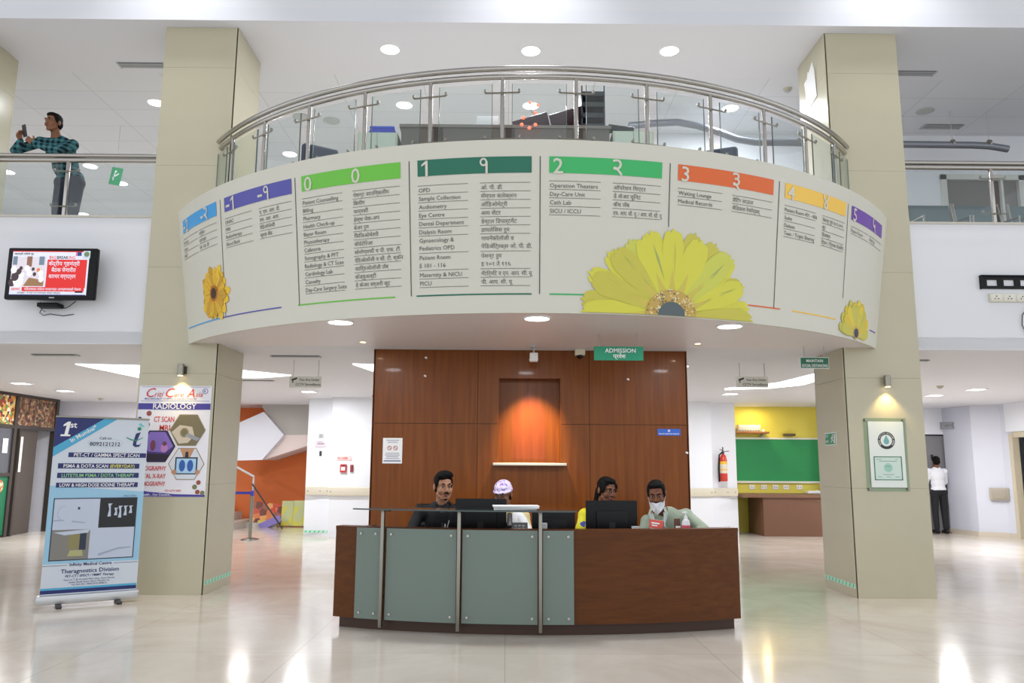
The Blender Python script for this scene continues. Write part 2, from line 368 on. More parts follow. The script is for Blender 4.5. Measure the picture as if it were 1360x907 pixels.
wall('wall_left_back', [(-10.2, 18.0), (-7.6, 18.0), (-7.6, 19.6)], mat('corridor_paint', (228, 228, 238), .6))
wall('wall_right_back', [(8.5, 18.3), (9.3, 18.3)], M_bright); wall('wall_right_side', [(10.03, 18.3), (10.16, 17.4), (10.6, 17.06), (10.66, 16.8)], mat('lobby_right_paint', (214, 216, 228), .6))
mb = MB(); mb.bb((9.2, 18.3, 2.2), (10.1, 18.42, 2.8)); struct('wall_right_top', mb, M_bright)
wall('wall_right_outer', [(10.85, 15.7), (11.2, 13), (11.6, 9.4)], M_bright)
mb = MB(); mb.bb((10.6, 15.6, 2.2), (10.9, 16.9, 2.8)); struct('wall_right_upper', mb, M_bright)
# lift doorway: dark car, grey leaf
mb = MB(); mb.m = 0; mb.bb((9.2, 19.2, 0), (10.2, 19.3, 2.2)); mb.bb((9.2, 18.45, 0), (9.25, 19.2, 2.2)); mb.bb((10.1, 18.45, 0), (10.15, 19.2, 2.2)); mb.bb((9.2, 18.4, 2.2), (10.15, 19.3, 2.25))
mb.m = 1; mb.bb((9.54, 18.36, .01), (10.06, 18.4, 2.17)); mb.m = 2; mb.bb((9.26, 18.2, .0), (10.04, 18.5, .012)); mb.m = 0
mb.bb((9.74, 18.345, 1.62), (9.79, 18.36, 1.74)); mb.m = 3; mb.bb((9.44, 18.36, .01), (9.54, 18.38, 2.17))
struct('door_1', mb, [mat('lift_dark', (28, 27, 28), .6), mat('lift_grey', (132, 132, 136), .35), mat('lift_sill', (120, 50, 44), .5), mat('lift_light', (176, 176, 182), .4)])
# framed doorway near the picture edge
mb = MB(); mb.m = 1; mb.bb((11.0, 15.7, 0), (11.05, 16.8, 2.1)); mb.m = 0
mb.bb((10.62, 16.74, 0), (10.76, 16.86, 2.16)); mb.bb((10.66, 15.7, 2.08), (10.78, 16.86, 2.2)); mb.bb((10.8, 15.62, 0), (10.9, 15.76, 2.16))
struct('door_2', mb, [mat('door_frame_cream', (206, 196, 172), .45), mat('door_brown', (112, 96, 82), .5)])
for n, pts in (('baseboard_right', [(10.0, 18.27), (10.13, 17.38), (10.58, 17.04), (10.62, 16.86)]),):
    wall(n, pts, mat('stone_skirting', (206, 196, 180), .3), 0, .1, .02)
# stair hall: parapet, flight soffit, lower steps
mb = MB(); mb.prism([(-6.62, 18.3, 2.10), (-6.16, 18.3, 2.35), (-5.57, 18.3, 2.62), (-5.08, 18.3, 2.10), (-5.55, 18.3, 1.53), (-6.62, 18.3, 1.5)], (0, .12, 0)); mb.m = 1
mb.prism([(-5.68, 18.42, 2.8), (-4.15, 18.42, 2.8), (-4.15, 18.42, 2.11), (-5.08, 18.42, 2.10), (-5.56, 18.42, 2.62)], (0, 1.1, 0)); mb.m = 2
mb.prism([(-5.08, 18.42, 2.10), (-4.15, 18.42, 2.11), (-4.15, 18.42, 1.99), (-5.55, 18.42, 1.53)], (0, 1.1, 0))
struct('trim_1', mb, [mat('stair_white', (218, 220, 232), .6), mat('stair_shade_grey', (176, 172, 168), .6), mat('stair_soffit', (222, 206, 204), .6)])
mb = MB()
for i in range(4): mb.bb((-7.5, 17.9 + .0 * i, 0), (-6.0 - .28 * i, 19.4, .16 * (i + 1)))
mb.bb((-6.0, 18.8, 0), (-5.3, 19.4, .1)); struct('trim_2', mb, mat('stair_stone', (206, 202, 194), .35))

# ---- upper storey walls
mb = MB(); mb.bb((-14, 18.8, 4.1), (2.3, 18.95, 6.75)); struct('wall_upper_back', mb, M_white)
mb = MB(); mb.bb((2.3, 12.1, 4.1), (6.92, 12.22, 6.75)); mb.bb((8.22, 12.1, 4.1), (14, 12.22, 6.75)); mb.bb((6.92, 12.1, 6.04), (8.22, 12.22, 6.75)); mb.bb((2.3, 12.22, 4.1), (2.42, 18.8, 6.75)); struct('wall_upper_right', mb, M_white)
mb = MB(); mb.m = 0; mb.bb((6.9, 12.07, 4.15), (6.99, 12.24, 6.06)); mb.bb((8.14, 12.07, 4.15), (8.24, 12.24, 6.06)); mb.bb((6.9, 12.07, 5.98), (8.24, 12.24, 6.07)); mb.bb((7.86, 12.09, 4.15), (7.9, 12.2, 6.0)); mb.m = 1
mb.bb((6.99, 12.14, 4.15), (7.86, 12.18, 5.98)); mb.bb((7.9, 12.14, 4.15), (8.14, 12.18, 5.98)); struct('door_3', mb, [mat('upper_frame', (206, 204, 196), .5), mat('upper_door', (112, 104, 98), .5)])
for s, x in (('left', -13.9), ('right', 13.9)):
    mb = MB(); mb.bb((x - .1, 9.2, 0), (x + .1, 21, 6.8)); struct('wall_side_' + s, mb, M_white)
mb = MB(); mb.bb((-14, 20.8, 0), (14, 21, 2.9)); struct('wall_back', mb, M_bright)

# ================================================================ directory on the balcony wall
C_line = mat('directory_rule', (112, 112, 106), .5); C_div = mat('directory_divider', (58, 60, 62), .5)
def panel(idx, th0, width, num, dev, rgb, left, right, label, clip=None, dim=False, stripe=None, nrows=None, divz=2.962):
    dm = drum(th0); wid = width
    t = thing('directory_panel', label, 'sign', tuple(dm(wid / 2, 3.55)), 'floor directory panels round the curved balcony')
    c = mat('band_%d' % idx, rgb, .42)
    mb = MB(); mb.rect(dm, 0, 4.06, wid, 4.21, .004, 24); part(t, 'header_band', mb, c)
    mb = MB()
    for q, (s_, x) in enumerate(((num, .035), (dev, .575))):
        mb.cuts.append((len(mb.v), len(mb.f)))
        if s_[0] == '-': mb.rect(dm, x, 4.1, x + .07, 4.124, .009); x += .085; s_ = s_[1:]
        if s_ == '1': mb.one(dm, x, 4.055, .2, .009)
        elif s_ == '१': mb.dev_one(dm, x, 4.055, .2, .009)
        else: mb.text_plain(dm, s_, x, 4.055 if q == 0 else 4.06, .2 if q == 0 or s_ == '0' else .225, bold=.008, off=.009)
    part(t, 'numeral', mb, M_drum)
    mb = MB(); s0, s1 = stripe or (0, wid)
    mb.rect(dm, s0, 2.955, s1, 2.968, .004, 24); part(t, 'base_stripe', mb, c)
    if idx:
      mb = MB(); zt, zb = 4.21, divz; mb.rect(dm, -.085, zb, -.077, zt, .004); part(t, 'divider_line', mb, C_div)
    rules = MB(); txt = MB(); z = 3.985 if nrows is None or nrows > 10 else 3.97
    P = .0772; lw = .0045
    def col(x0, x1, rows):
        zz = z; rules.rect(dm, x0, zz, x1, zz + lw, .004, 8)
        for r in rows:
            ls = r.split('|')
            for i, l in enumerate(ls):
                latin = ord(l[0]) < 0x900
                txt.text(dm, l, x0 + .008, zz - .058 - i * .072, .054 if latin else .052, bold=.001 if latin else 0, width=(x1 - x0) * 1.03, off=.005)
            zz -= P * len(ls) + (.004 * (len(ls) - 1)); rules.rect(dm, x0, zz, x1, zz + lw, .004, 8)
    col(0, .47, left); col(.58 if wid > 1 else .5, wid - .01, right)
    part(t, 'ruled_lines', rules, C_line); part(t, 'lettering', txt, M_ink)
    return t
W_ = 1.047
panel(0, -53.4, .945, '-2', '-२', (62, 160, 226), ['Parking', 'Stores', 'MRD'], ['पार्किंग', 'स्टोअर्स', 'एम. आर. डी.'], 'narrow sky blue headed directory panel at the poster column end of balcony')
panel(1, -40.7, W_, '-1', '-१', (80, 78, 168), ['LINAC', 'MRI', 'Radiotherapy', 'Blood Bank'], ['ए. एम. आर. डी.', 'एम. आर. आय.', 'रेडिओथेरपी', 'ब्लड बँक'], 'indigo headed directory panel for floor minus one beside small sunflower', stripe=(-.14, .85))
panel(2, -27.25, W_ + .03, '0', '0', (108, 196, 62),
      ['Patient Counselling', 'Billing', 'Pharmacy', 'Health Check-up', 'Bayer Room', 'Physiotherapy', 'Cafeteria', 'Sonography & PFT', 'Radiology & CT Scan', 'Cardiology Lab', 'Casualty', 'Day-Care Surgery Suite'],
      ['पेशन्ट काउन्सिलींग', 'बिलींग', 'फार्मसी', 'हेल्थ चेक-अप', 'बेअर रूम', 'फिजिओथेरपी', 'कॅफेटेरिआ', 'सोनोग्राफी व पी. एफ. टी.', 'रेडिओलॉजी व सी. टी. स्कॅन', 'कार्डिओलॉजी लॅब', 'कॅज्युअल्टी', 'डे केअर सर्जरी सूट'],
      'lime green headed directory panel for floor zero with twelve rows', nrows=12, stripe=(-.1, 1.0))
panel(3, -13.0, W_, '1', '१', (20, 108, 84),
      ['OPD', 'Sample Collection', 'Audiometry', 'Eye Centre', 'Dental Department', 'Dialysis Room', 'Gynaecology &|Pediatrics OPD', 'Patient Room|E 101 - 116', 'Maternity & NICU', 'PICU'],
      ['ओ. पी. डी.', 'सॅम्पल कलेक्शन', 'ऑडिओमेट्री', 'आय सेंटर', 'डेन्टल डिपार्टमेंट', 'डायलेसिस रूम', 'गायनॅकॉलॉजी व|पेडिॲट्रिक्स ओ. पी. डी.', 'पेशन्ट रूम|इ १०१ ते ११६', 'मॅटर्निटि व एन. आय. सी. यू', 'पी. आय. सी. यू'],
      'dark green headed directory panel for floor one at centre of balcony', nrows=10, stripe=(-.03, 1.05))
panel(4, .8, W_, '2', '२', (56, 182, 100), ['Operation Theaters', 'Day-Care Unit', 'Cath Lab', 'SICU / ICCU'], ['ऑपरेशन थिएटर', 'डे केअर यूनिट', 'कॅथ लॅब', 'एस. आय. सी. यू. / आय. सी. सी. यू'], 'mid green headed directory panel for floor two beside big yellow flower', stripe=(.01, .34))
panel(5, 14.62, W_ + .03, '3', '३', (226, 104, 42), ['Waiting Lounge', 'Medical Records'], ['वेटिंग लाऊंज', 'मेडिकल रेकॉर्डस्'], 'orange headed directory panel for floor three above the big flower', stripe=(.82, 1.24), divz=3.62)
panel(6, 28.75, W_ - .03, '4', '४', (248, 200, 78), ['Patient Room 401 - 406', 'Suite', 'Deluxe', 'Twin / Triple Sharing'], ['पेशन्ट रूम ४०१-४०६', 'सूट', 'डिलक्स', 'ट्विन / ट्रिपल शेअरींग'], 'pale yellow headed directory panel for floor four', stripe=(.18, .93))
panel(7, 41.9, .96, '5', '५', (112, 66, 168), ['Patient Room'], ['पेशन्ट रूम'], 'purple headed directory panel for floor five at certificate column end', stripe=(.72, .96), divz=3.2)

Y1, Y2, Y3, Y4, Y5 = mat('petal_yellow', (218, 214, 72), .45), mat('petal_lemon', (208, 210, 86), .45), mat('petal_gold', (204, 196, 76), .45), mat('petal_orange', (210, 194, 84), .45), mat('petal_grey_green', (168, 176, 96), .45)
def petal(mb, dm, x, z, a, r0, r1, w, off, notch=True, floor=None, tint=0, wild=0):
    ca, sa = math.cos(a), math.sin(a)
    P = lambda u, v: (x + u * ca - v * sa, max(z + u * sa + v * ca, floor) if floor else z + u * sa + v * ca)
    L = r1 - r0; edge = [(0, .25), (.25, .62), (.55, .95), (.78, 1.0), (.92, .72)]
    tip = [(.97, .38), (.93, .22), (1.0, 0), (.94, -.25), (.96, -.4)] if notch else [(1, .25), (1.02, 0), (1, -.25)]
    e = [(u, v * (1 + random.uniform(-.1, .1) * wild)) for u, v in edge]
    pts = [P(r0 + L * u, w * v) for u, v in e] + [P(r0 + L * u, w * v) for u, v in tip] + [P(r0 + L * u, -w * v) for u, v in e[::-1]]
    mb.m = tint; c = P(r0 + L * .5, 0); k = len(pts)
    mb.add([dm(*c, off)] + [dm(px, pz, off) for px, pz in pts], [(0, 1 + i, 1 + (i + 1) % k) for i in range(k)])
    mb.m = 3; mb.draw(dm, [P(r0, w * .4), P(r0 + L * .42, 0), P(r0, -w * .4)], off + .0003)
    if random.random() < .8:
        mb.m = 4 if random.random() < .5 else 2; q = random.uniform(-.4, .4) * w
        mb.draw(dm, [P(r0 + L * .25, q - w * .05), P(r0 + L * .6, q * 1.3 - w * .12), P(r0 + L * .84, q * 1.4), P(r0 + L * .6, q * 1.3 + w * .1)], off + .0003)
PM = [Y1, Y2, Y3, Y4, Y5]
C_eye, C_rim = mat('flower_eye', (92, 104, 108), .6), mat('flower_rim', (204, 172, 92), .7)
# large half flower rising from the lower rim
dm = drum(14.25); t = thing('flower_print', 'huge yellow half sunflower print rising from balcony rim', 'flower print', tuple(dm(0, 3.1)), 'sunflower prints on the balcony wall')
mb = MB(); o = .0045
for layer, (n, r1, w) in enumerate(((11, .80, .105), (9, .79, .115))):
    for i in range(n):
        a = PI * (i + (.0 if layer else .45)) / (n - (1 if layer else 0) + .0) if layer else PI * (i + .5) / n
        rr = r1 * (1 + .13 * abs(math.cos(a)) ** 2 + random.uniform(-.05, .05)); petal(mb, dm, 0, 2.80, a, .17, rr, w * random.uniform(.9, 1.1), o, True, 2.803, random.choice((0, 0, 1, 1, 2)), 1); o += .0004
part(t, 'petals', mb, PM, 0)
mb = MB(); arc = lambda r: [(r * 1.1 * math.cos(PI * i / 24), 2.803 + r * math.sin(PI * i / 24)) for i in range(25)]
mb.m = 1; mb.draw(dm, arc(.235), .0165); mb.m = 1; mb.draw(dm, arc(.21), .017); mb.m = 0; mb.draw(dm, arc(.125), .0175)
for i in range(150):
    a = random.uniform(.02, PI - .02); r = random.uniform(.125, .23); mb.m = random.choice((1, 2, 3, 3, 0)); mb.disc(dm, r * 1.1 * math.cos(a), 2.81 + r * math.sin(a), random.uniform(.006, .011), .018, 6)
part(t, 'flower_centre', mb, [C_eye, C_rim, mat('flower_brown', (176, 132, 84), .7), mat('flower_cream', (236, 222, 178), .7)], 0)
# whole flower near the poster column
dm = drum(-44.1); t = thing('flower_print', 'small whole sunflower print with dark eye between indigo and blue panels', 'flower print', tuple(dm(0, 3.24)), 'sunflower prints on the balcony wall')
PG = [mat('gold_a', (240, 198, 40), .45), mat('gold_b', (230, 184, 36), .45), mat('gold_c', (206, 158, 30), .45), mat('gold_d', (214, 132, 24), .45), mat('gold_e', (184, 132, 30), .45)]
mb = MB(); o = .0045
for layer, (n, r1, w) in enumerate(((17, .315, .05), (15, .27, .046))):
    for i in range(n):
        petal(mb, dm, 0, 3.24, 2 * PI * (i + .5 * layer) / n + random.uniform(-.06, .06), .05, r1 * random.uniform(.86, 1.06), w, o, False, None, random.choice((0, 1, 2)), 1); o += .0003
part(t, 'petals', mb, PG, 0)
mb = MB(); mb.m = 1; mb.disc(dm, 0, 3.24, .085, .0145); mb.m = 0; mb.disc(dm, 0, 3.24, .06, .015)
part(t, 'flower_centre', mb, [mat('flower_dark_eye', (70, 52, 36), .7), mat('flower_amber', (176, 110, 30), .7)], 0)
# half flower near the certificate column
dm = drum(45.0); t = thing('flower_print', 'medium yellow half sunflower print on rim by certificate column', 'flower print', tuple(dm(0, 3.0)), 'sunflower prints on the balcony wall')
mb = MB(); o = .0045
for layer, (n, r1, w) in enumerate(((10, .38, .06), (9, .35, .058))):
    for i in range(n):
        a = PI * (i + .5) / n; petal(mb, dm, 0, 2.84, a, .05, r1 * (1 + .1 * abs(math.cos(a)) + random.uniform(-.06, .06)), w, o, True, 2.803, random.choice((0, 1, 2)), 1); o += .0004
part(t, 'petals', mb, [mat('gold_f', (230, 206, 50), .45), mat('gold_g', (220, 194, 52), .45), Y3, Y4, Y5], 0)
mb = MB(); mb.m = 1; mb.disc(dm, 0, 2.875, .085, .0125, ry=.07); mb.m = 0; mb.disc(dm, 0, 2.87, .06, .013, ry=.05)
part(t, 'flower_centre', mb, [mat('flower_blue_eye', (72, 70, 92), .7), C_rim], 0)

# ================================================================ railings
RR = 4.735
def arcp(th0, th1, r, z, step=1.5):
    n = max(2, int(abs(th1 - th0) / step)); return [ring(th0 + (th1 - th0) * i / n, r, z) for i in range(n + 1)]
t = thing('curved_railing', 'curved steel and glass railing on top of the directory balcony', 'railing', (CX, 7.237, 4.15))
mb = MB(); mb.tube(arcp(-52.3, 52.3, RR + .03, 5.235), .028, 12); part(t, 'handrail', mb, M_steel)
mb = MB(); mb.tube(arcp(-52.3, 52.3, RR, 5.165), .027, 12); part(t, 'handrail', mb, M_steel)
PT = [-47.6 + 8.64 * i for i in range(12)]
def bracket(mb, p, tdir, ndir, L):
    a, b = p - tdir * L + ndir * .03, p + tdir * L + ndir * .03
    mb.tube([a + V(0, 0, .035), a, p + ndir * .03, b, b + V(0, 0, .035)], .0085, 6)
    mb.cyl(p, p + ndir * .035, .012, n=8)
    for q in (a, b): mb.rbox(q + V(0, 0, .02) , (.022, .03, .03), .005, rz=math.atan2(tdir.y, tdir.x))
for th in PT:
    p = ring(th, RR, 0); td = (ring(th + 1, RR, 0) - p).normalized(); nd = (p - V(CX, CY, 0)).normalized()
    mb = MB(); mb.cyl(V(p.x, p.y, 4.15), V(p.x, p.y, 5.17), .021, n=12); mb.lathe([(.05, 4.15), (.05, 4.158), (.022, 4.17)], (p.x, p.y, 0), 14); po = part(t, 'post', mb, M_steel)
    for z in (4.985, 4.515):
        mb = MB(); bracket(mb, V(p.x, p.y, z), td, nd, .165); part(po, 'bracket', mb, M_steel2)
ends = [-52.5] + PT + [52.5]
for i, (a, b) in enumerate(zip(ends, ends[1:])):
    g0 = .2 if i == 0 else 1.15; g1 = .2 if i == len(ends) - 2 else 1.15
    A, B = ring(a + g0, RR + .03, 0), ring(b - g1, RR + .03, 0); n = V(-(B - A).y, (B - A).x, 0).normalized() * .012
    if B.x < A.x: A, B = B, A
    mb = MB(); q = [V(A.x, A.y, 4.26), V(B.x, B.y, 4.26), V(B.x, B.y, 5.08), V(A.x, A.y, 5.08)]
    mb.prism(q, n); gp = part(t, 'glass_panel', mb, M_glass, 0)
    e = (B - A).normalized() * .004
    for P_, s in ((A, 1), (B, -1)):
        mb = MB(); mb.prism([V(P_.x, P_.y, 4.26) - e * s * .2, V(P_.x, P_.y, 4.26) + e * s, V(P_.x, P_.y, 5.08) + e * s, V(P_.x, P_.y, 5.08) - e * s * .2], n); part(gp, 'glass_edge', mb, M_gedge, 0)
def straight_rail(label, x0, x1, posts):
    Y = 9.3; t = thing('glass_railing', label, 'railing', ((x0 + x1) / 2, Y, 4.355), 'straight glass railings of the upper floor')
    for z, r in ((5.145, .026), (5.085, .03)):
        mb = MB(); mb.cyl((x0, Y, z), (x1, Y, z), r, n=12); part(t, 'handrail', mb, M_steel)
    for x in posts:
        mb = MB(); mb.rbox((x, Y, 4.72), (.04, .04, .73), .006); po = part(t, 'post', mb, M_steel)
        for z in (4.935, 4.49):
            mb = MB(); bracket(mb, V(x, Y, z), V(1, 0, 0), V(0, -1, 0), .15); part(po, 'bracket', mb, M_steel2)
    e = [x0] + posts + [x1]
    for a, b in zip(e, e[1:]):
        mb = MB(); mb.bb((a + .06, Y - .045, 4.37), (b - .06, Y - .033, 5.02)); part(t, 'glass_panel', mb, M_glass, 0)
straight_rail('straight glass railing where the man in plaid shirt leans', -9.6, -4.2, [-7.9, -6.65, -5.37])
straight_rail('straight glass railing in front of the waiting seats upstairs', 4.75, 9.6, [5.93, 7.1, 8.4])
# ================================================================ lamps and ceiling fittings
def downlight(x, y, z, r, power, label, group, warm=False):
    t = thing('downlight', label, 'ceiling light', (x, y, z), group)
    mb = MB(); n = 28
    mb.lathe([(r * 1.16, z), (r * 1.16, z - .008), (r * 1.02, z - .014), (r, z - .004), (r, z)], (x, y, 0), n); part(t, 'trim_ring', mb, M_paper)
    mb = MB(); mb.lathe([(r * .98, z - .003), (r * .98, z - .007), (r * .5, z - .008)], (x, y, 0), n); part(t, 'lens', mb, M_warmdisc if warm else M_lightdisc)
    lamp('downlight_lamp', (x, y, z - .03), power, r * 2, (1, .86, .62) if warm else (.92, .95, 1), parent=t)
gU = 'round downlights of the upper ceiling'
for x, y, l in ((-1.535, 9.556, 'round upper downlight in front row beside the poster column'), (.281, 9.56, 'round upper downlight in front row over middle of balcony'), (2.066, 9.53, 'round upper downlight in front row beside the certificate column'),
                (-5.23, 11.15, 'round upper downlight just beyond the man on the balcony'), (-1.553, 11.155, 'round downlight seen through the glass above the blue lidded box'), (.33, 11.14, 'round downlight seen through the glass above the red glowing dots'), (3.309, 11.16, 'round downlight seen through the glass above the grey duct'),
                (-3.77, 13.08, 'round downlight low behind the curved glass beside the poster column'), (-9.22, 14.05, 'round upper downlight far behind at the edge of straight glass railing'), (-7.53, 13.72, 'round upper downlight behind the green exit sign upstairs'), (-7.4, 14.6, 'round upper downlight in the row beyond the exit sign'), (-9.14, 16.53, 'round upper downlight deepest behind the leaning man')):
    downlight(x, y, 6.727, .115, P_UP, l, gU)
for x, y, l in ((-1.62, 7.62, 'round downlight under the balcony below the lime green panel'), (.28, 7.345, 'round downlight under the balcony below the dark green panel'), (2.19, 7.69, 'round downlight under the balcony below the big flower')):
    downlight(x, y, 2.8, .115, P_SOFFIT, l, 'round downlights under the balcony')
for x, y, l in ((-1.62, 8.84, 'tiny warm spotlight in soffit at the notice end of timber wall'), (2.137, 8.79, 'tiny warm spotlight in soffit at the blue sign end of timber wall')):
    downlight(x, y, 2.8, .035, 2, l, 'tiny warm soffit spotlights', True)
def square_light(x, y, s, label):
    t = thing('square_downlight', label, 'ceiling light', (x, y, 2.8), 'square lobby ceiling lights'); z = 2.8
    mb = MB(); a = s / 2; b = a + .02
    for p, d in (((x - (a + b) / 2, y, z - .006), (.02, 2 * b, .012)), ((x + (a + b) / 2, y, z - .006), (.02, 2 * b, .012)), ((x, y - (a + b) / 2, z - .006), (2 * a, .02, .012)), ((x, y + (a + b) / 2, z - .006), (2 * a, .02, .012))): mb.box(p, d)
    part(t, 'frame', mb, M_paper)
    mb = MB(); mb.box((x, y, z - .004), (s, s, .006)); part(t, 'diffuser', mb, M_lightdisc)
    lamp('square_lamp', (x, y, z - .03), P_SQUARE, s, (.95, .97, 1), parent=t)
for x, y, l in ((-8.457, 13.87, 'square ceiling light in front of the food poster frieze'), (-8.46, 15.27, 'square ceiling light beside the end of food poster frieze'), (8.13, 15.04, 'square ceiling light above the lift doorway'), (8.217, 13.83, 'square ceiling light nearer than the one above lift doorway'),
                (-3.76, 15.1, 'square ceiling light behind the CCTV sign on the stair side'), (4.235, 15.0, 'square ceiling light behind the CCTV sign by the yellow alcove')):
    square_light(x, y, .24, l)
lamp('alcove_fill', (5.6, 17.75, 2.77), 10, .08, (1, .8, .4))  # added warm fill for the alcove, no fitting
for x, y in ((-7.6, 16.6), (0, 12.5), (8.6, 16.0)): lamp('lobby_fill', (x, y, 2.7), P_SQUARE * .7, .4)  # unseen fill lights added to brighten the lobby, without fittings
lamp('stair_fill', (-5.4, 17.0, 2.72), 14, .4)  # added fill for the stair hall, bare light with no fitting
M_cove = mat('cove_light', (250, 250, 255), .5, emit=P_COVE)
def cove(pts, label):
    mb = MB(); mb.prism([(x, y, 2.788) for x, y in pts], (0, 0, .014)); single('cove_light', label, 'cove light', mb, M_cove, 'glowing wedge shaped ceiling coves', 0)
cove([(-6.03, 11.07), (-5.2, 11.2), (-4.0, 11.6), (-3.35, 12.3), (-3.9, 12.65), (-5.2, 12.75), (-5.9, 12.75)], 'long glowing wedge shaped ceiling cove behind the poster column')
cove([(-2.12, 10.85), (-1.55, 10.95), (-1.6, 11.9), (-1.98, 11.65)], 'short glowing ceiling cove beside the notice end of timber wall')
cove([(2.5, 10.85), (2.1, 10.95), (2.1, 11.6), (2.4, 11.35)], 'short glowing ceiling cove beside the blue sign end of timber wall')
cove([(4.55, 11.5), (4.9, 11.9), (4.95, 13.2), (4.6, 13.8), (3.9, 14.15), (3.85, 13.95), (4.45, 12.9)], 'long glowing wedge shaped ceiling cove by the yellow alcove')

def slot_vent(x, y, z, w, d, label):
    t = thing('air_slot', label, 'air vent', (x, y, z), 'ceiling air slots')
    mb = MB(); mb.box((x, y, z - .006), (w, d, .012)); part(t, 'slot_backing', mb, M_grey)
    mb = MB()
    for k in range(3): mb.box((x, y - d / 2 + d * (k + .5) / 3, z - .013), (w, d * .12, .006))
    mb.box((x - w / 2, y, z - .012), (.02, d + .02, .012)); mb.box((x + w / 2, y, z - .012), (.02, d + .02, .012)); part(t, 'slats', mb, M_lgrey)
for a in ((-4.93, 10.03, 6.727, .62, .13, 'grey air slot in upper ceiling beside the poster column'), (5.35, 10.06, 6.727, .85, .13, 'grey air slot in upper ceiling beside the certificate column'), (6.8, 11.75, 6.727, .6, .16, 'grey air slot in upper ceiling above the waiting seats'),
          (-5.78, 10.13, 2.8, .55, .1, 'grey air slot in lobby ceiling beneath the television'), (-2.7, 10.1, 2.8, .62, .08, 'grey air slot in lobby ceiling above the stair side CCTV sign'), (5.2, 10.09, 2.8, .4, .08, 'grey air slot in lobby ceiling beside certificate column'), (-4.1, 13.1, 2.8, .5, .06, 'thin air slot deeper in the lobby ceiling near the stairs')): slot_vent(*a)
def smoke(x, y, z, label):
    t = thing('smoke_detector', label, 'smoke detector', (x, y, z), 'ceiling smoke detectors')
    mb = MB(); mb.lathe([(.06, z), (.06, z - .015), (.05, z - .022)], (x, y, 0), 18); part(t, 'base', mb, mat('detector_cream', (200, 192, 166), .5))
    mb = MB(); mb.lathe([(.042, z - .022), (.042, z - .04), (.025, z - .05)], (x, y, 0), 18); part(t, 'sensor_head', mb, M_lgrey)
smoke(3.95, 10.55, 6.727, 'round smoke detector on upper ceiling beside the torn paper'); smoke(7.3, 13.3, 2.8, 'round smoke detector on the lobby ceiling near lift doorway'); smoke(-8.6, 16.9, 2.8, 'round smoke detector on lobby ceiling past the food frieze')
for x, y, l in ((-2.76, 11.73, 'round ceiling speaker grille seen through the curved glass'), (-3.2, 11.6, 'round ceiling speaker grille nearer the poster column')) + ((6.25, 11.2, 'round ceiling speaker grille above the waiting seats'),):
    mb = MB(); mb.lathe([(.13, 6.727), (.13, 6.715), (.11, 6.71), (.1, 6.718)], (x, y, 0), 24); single('speaker_grille', l, 'ceiling speaker', mb, mat('grille', (190, 192, 190), .6), 'round ceiling speaker grilles')

def wall_lamp(x, z, label):
    Y = 9.086; t = thing('wall_lamp', label, 'wall lamp', (x, Y, z - .06), 'cylinder wall lamps on the columns')
    mb = MB(); mb.rbox((x + .02, Y - .012, z), (.05, .024, .09), .004); mb.cyl((x + .01, Y - .02, z), (x, Y - .05, z), .012); part(t, 'mount', mb, M_dark)
    mb = MB(); mb.lathe([(.03, z - .065), (.036, z - .06), (.036, z + .06), (.03, z + .065)], (x, Y - .065, 0), 20); part(t, 'shade', mb, M_steel2)
    mb = MB(); mb.lathe([(.028, z - .0665), (.028, z - .07), (.01, z - .072)], (x, Y - .065, 0), 16); part(t, 'bulb', mb, M_warmdisc)
    lamp('wall_lamp_light', (x, Y - .068, z - .075), P_WALL, .03, (1, .74, .3), 'SPOT', (0, 0, 0), t, 100, .6)
wall_lamp(-3.713, 2.485, 'steel cylinder wall lamp above the radiology poster'); wall_lamp(4.352, 2.41, 'steel cylinder wall lamp above the framed certificate')

# spotlight and camera under the soffit
t = thing('soffit_spotlight', 'white box spotlight hanging under soffit above the niche', 'spotlight', (.31, 9.1, 2.64))
mb = MB(); mb.lathe([(.05, 2.8), (.05, 2.785), (.02, 2.775)], (.31, 9.1, 0), 16); mb.cyl((.31, 9.1, 2.78), (.31, 9.1, 2.71), .01); part(t, 'bracket', mb, M_lgrey)
mb = MB(); mb.rbox((.31, 9.1, 2.665), (.095, .1, .1), .012); part(t, 'housing', mb, M_paper)
lamp('niche_spot', (.3, 9.13, 2.58), 270, .03, (1, .74, .42), 'SPOT', (rad(27), 0, 0), t, 68, 1)
t = thing('dome_camera', 'cream security camera at the top of timber wall', 'security camera', (.87, 9.4, 2.68))
mb = MB(); mb.rbox((.87, 9.4, 2.765), (.12, .1, .07), .01); part(t, 'base', mb, mat('camera_cream', (222, 216, 190), .5))
mb = MB(); mb.ell((.87, 9.39, 2.73), (.04, .04, .04)); part(t, 'lens', mb, M_black)

# ================================================================ signs
def sign_box(fn, x0, z0, x1, z1, d, m): mb = MB(); mb.prism([fn(x0, z0, 0), fn(x1, z0, 0), fn(x1, z1, 0), fn(x0, z1, 0)], fn(0, 0, d) - fn(0, 0, 0)); return mb
def hang(t, xs, Y, z0, z1):
    for x in xs:
        mb = MB(); mb.cyl((x, Y, z0), (x, Y, z1), .004, n=6); part(t, 'suspension_wire', mb, M_wire)
t = thing('admission_sign', 'green hanging sign reading ADMISSION under the balcony', 'sign', (1.16, 8.2, 2.515)); fn = front(8.19)
part(t, 'board', sign_box(front(8.21), .907, 2.515, 1.42, 2.66, .02, 0), M_green, 0); hang(t, (.96, 1.36), 8.2, 2.655, 2.8)
mb = MB(); mb.text(fn, 'ADMISSION', 1.18, 2.596, .062, 'C', .32, bold=.011); mb.text(fn, 'प्रवेश', 1.17, 2.538, .058, 'C', bold=.012); part(t, 'lettering', mb, M_paper, 0)
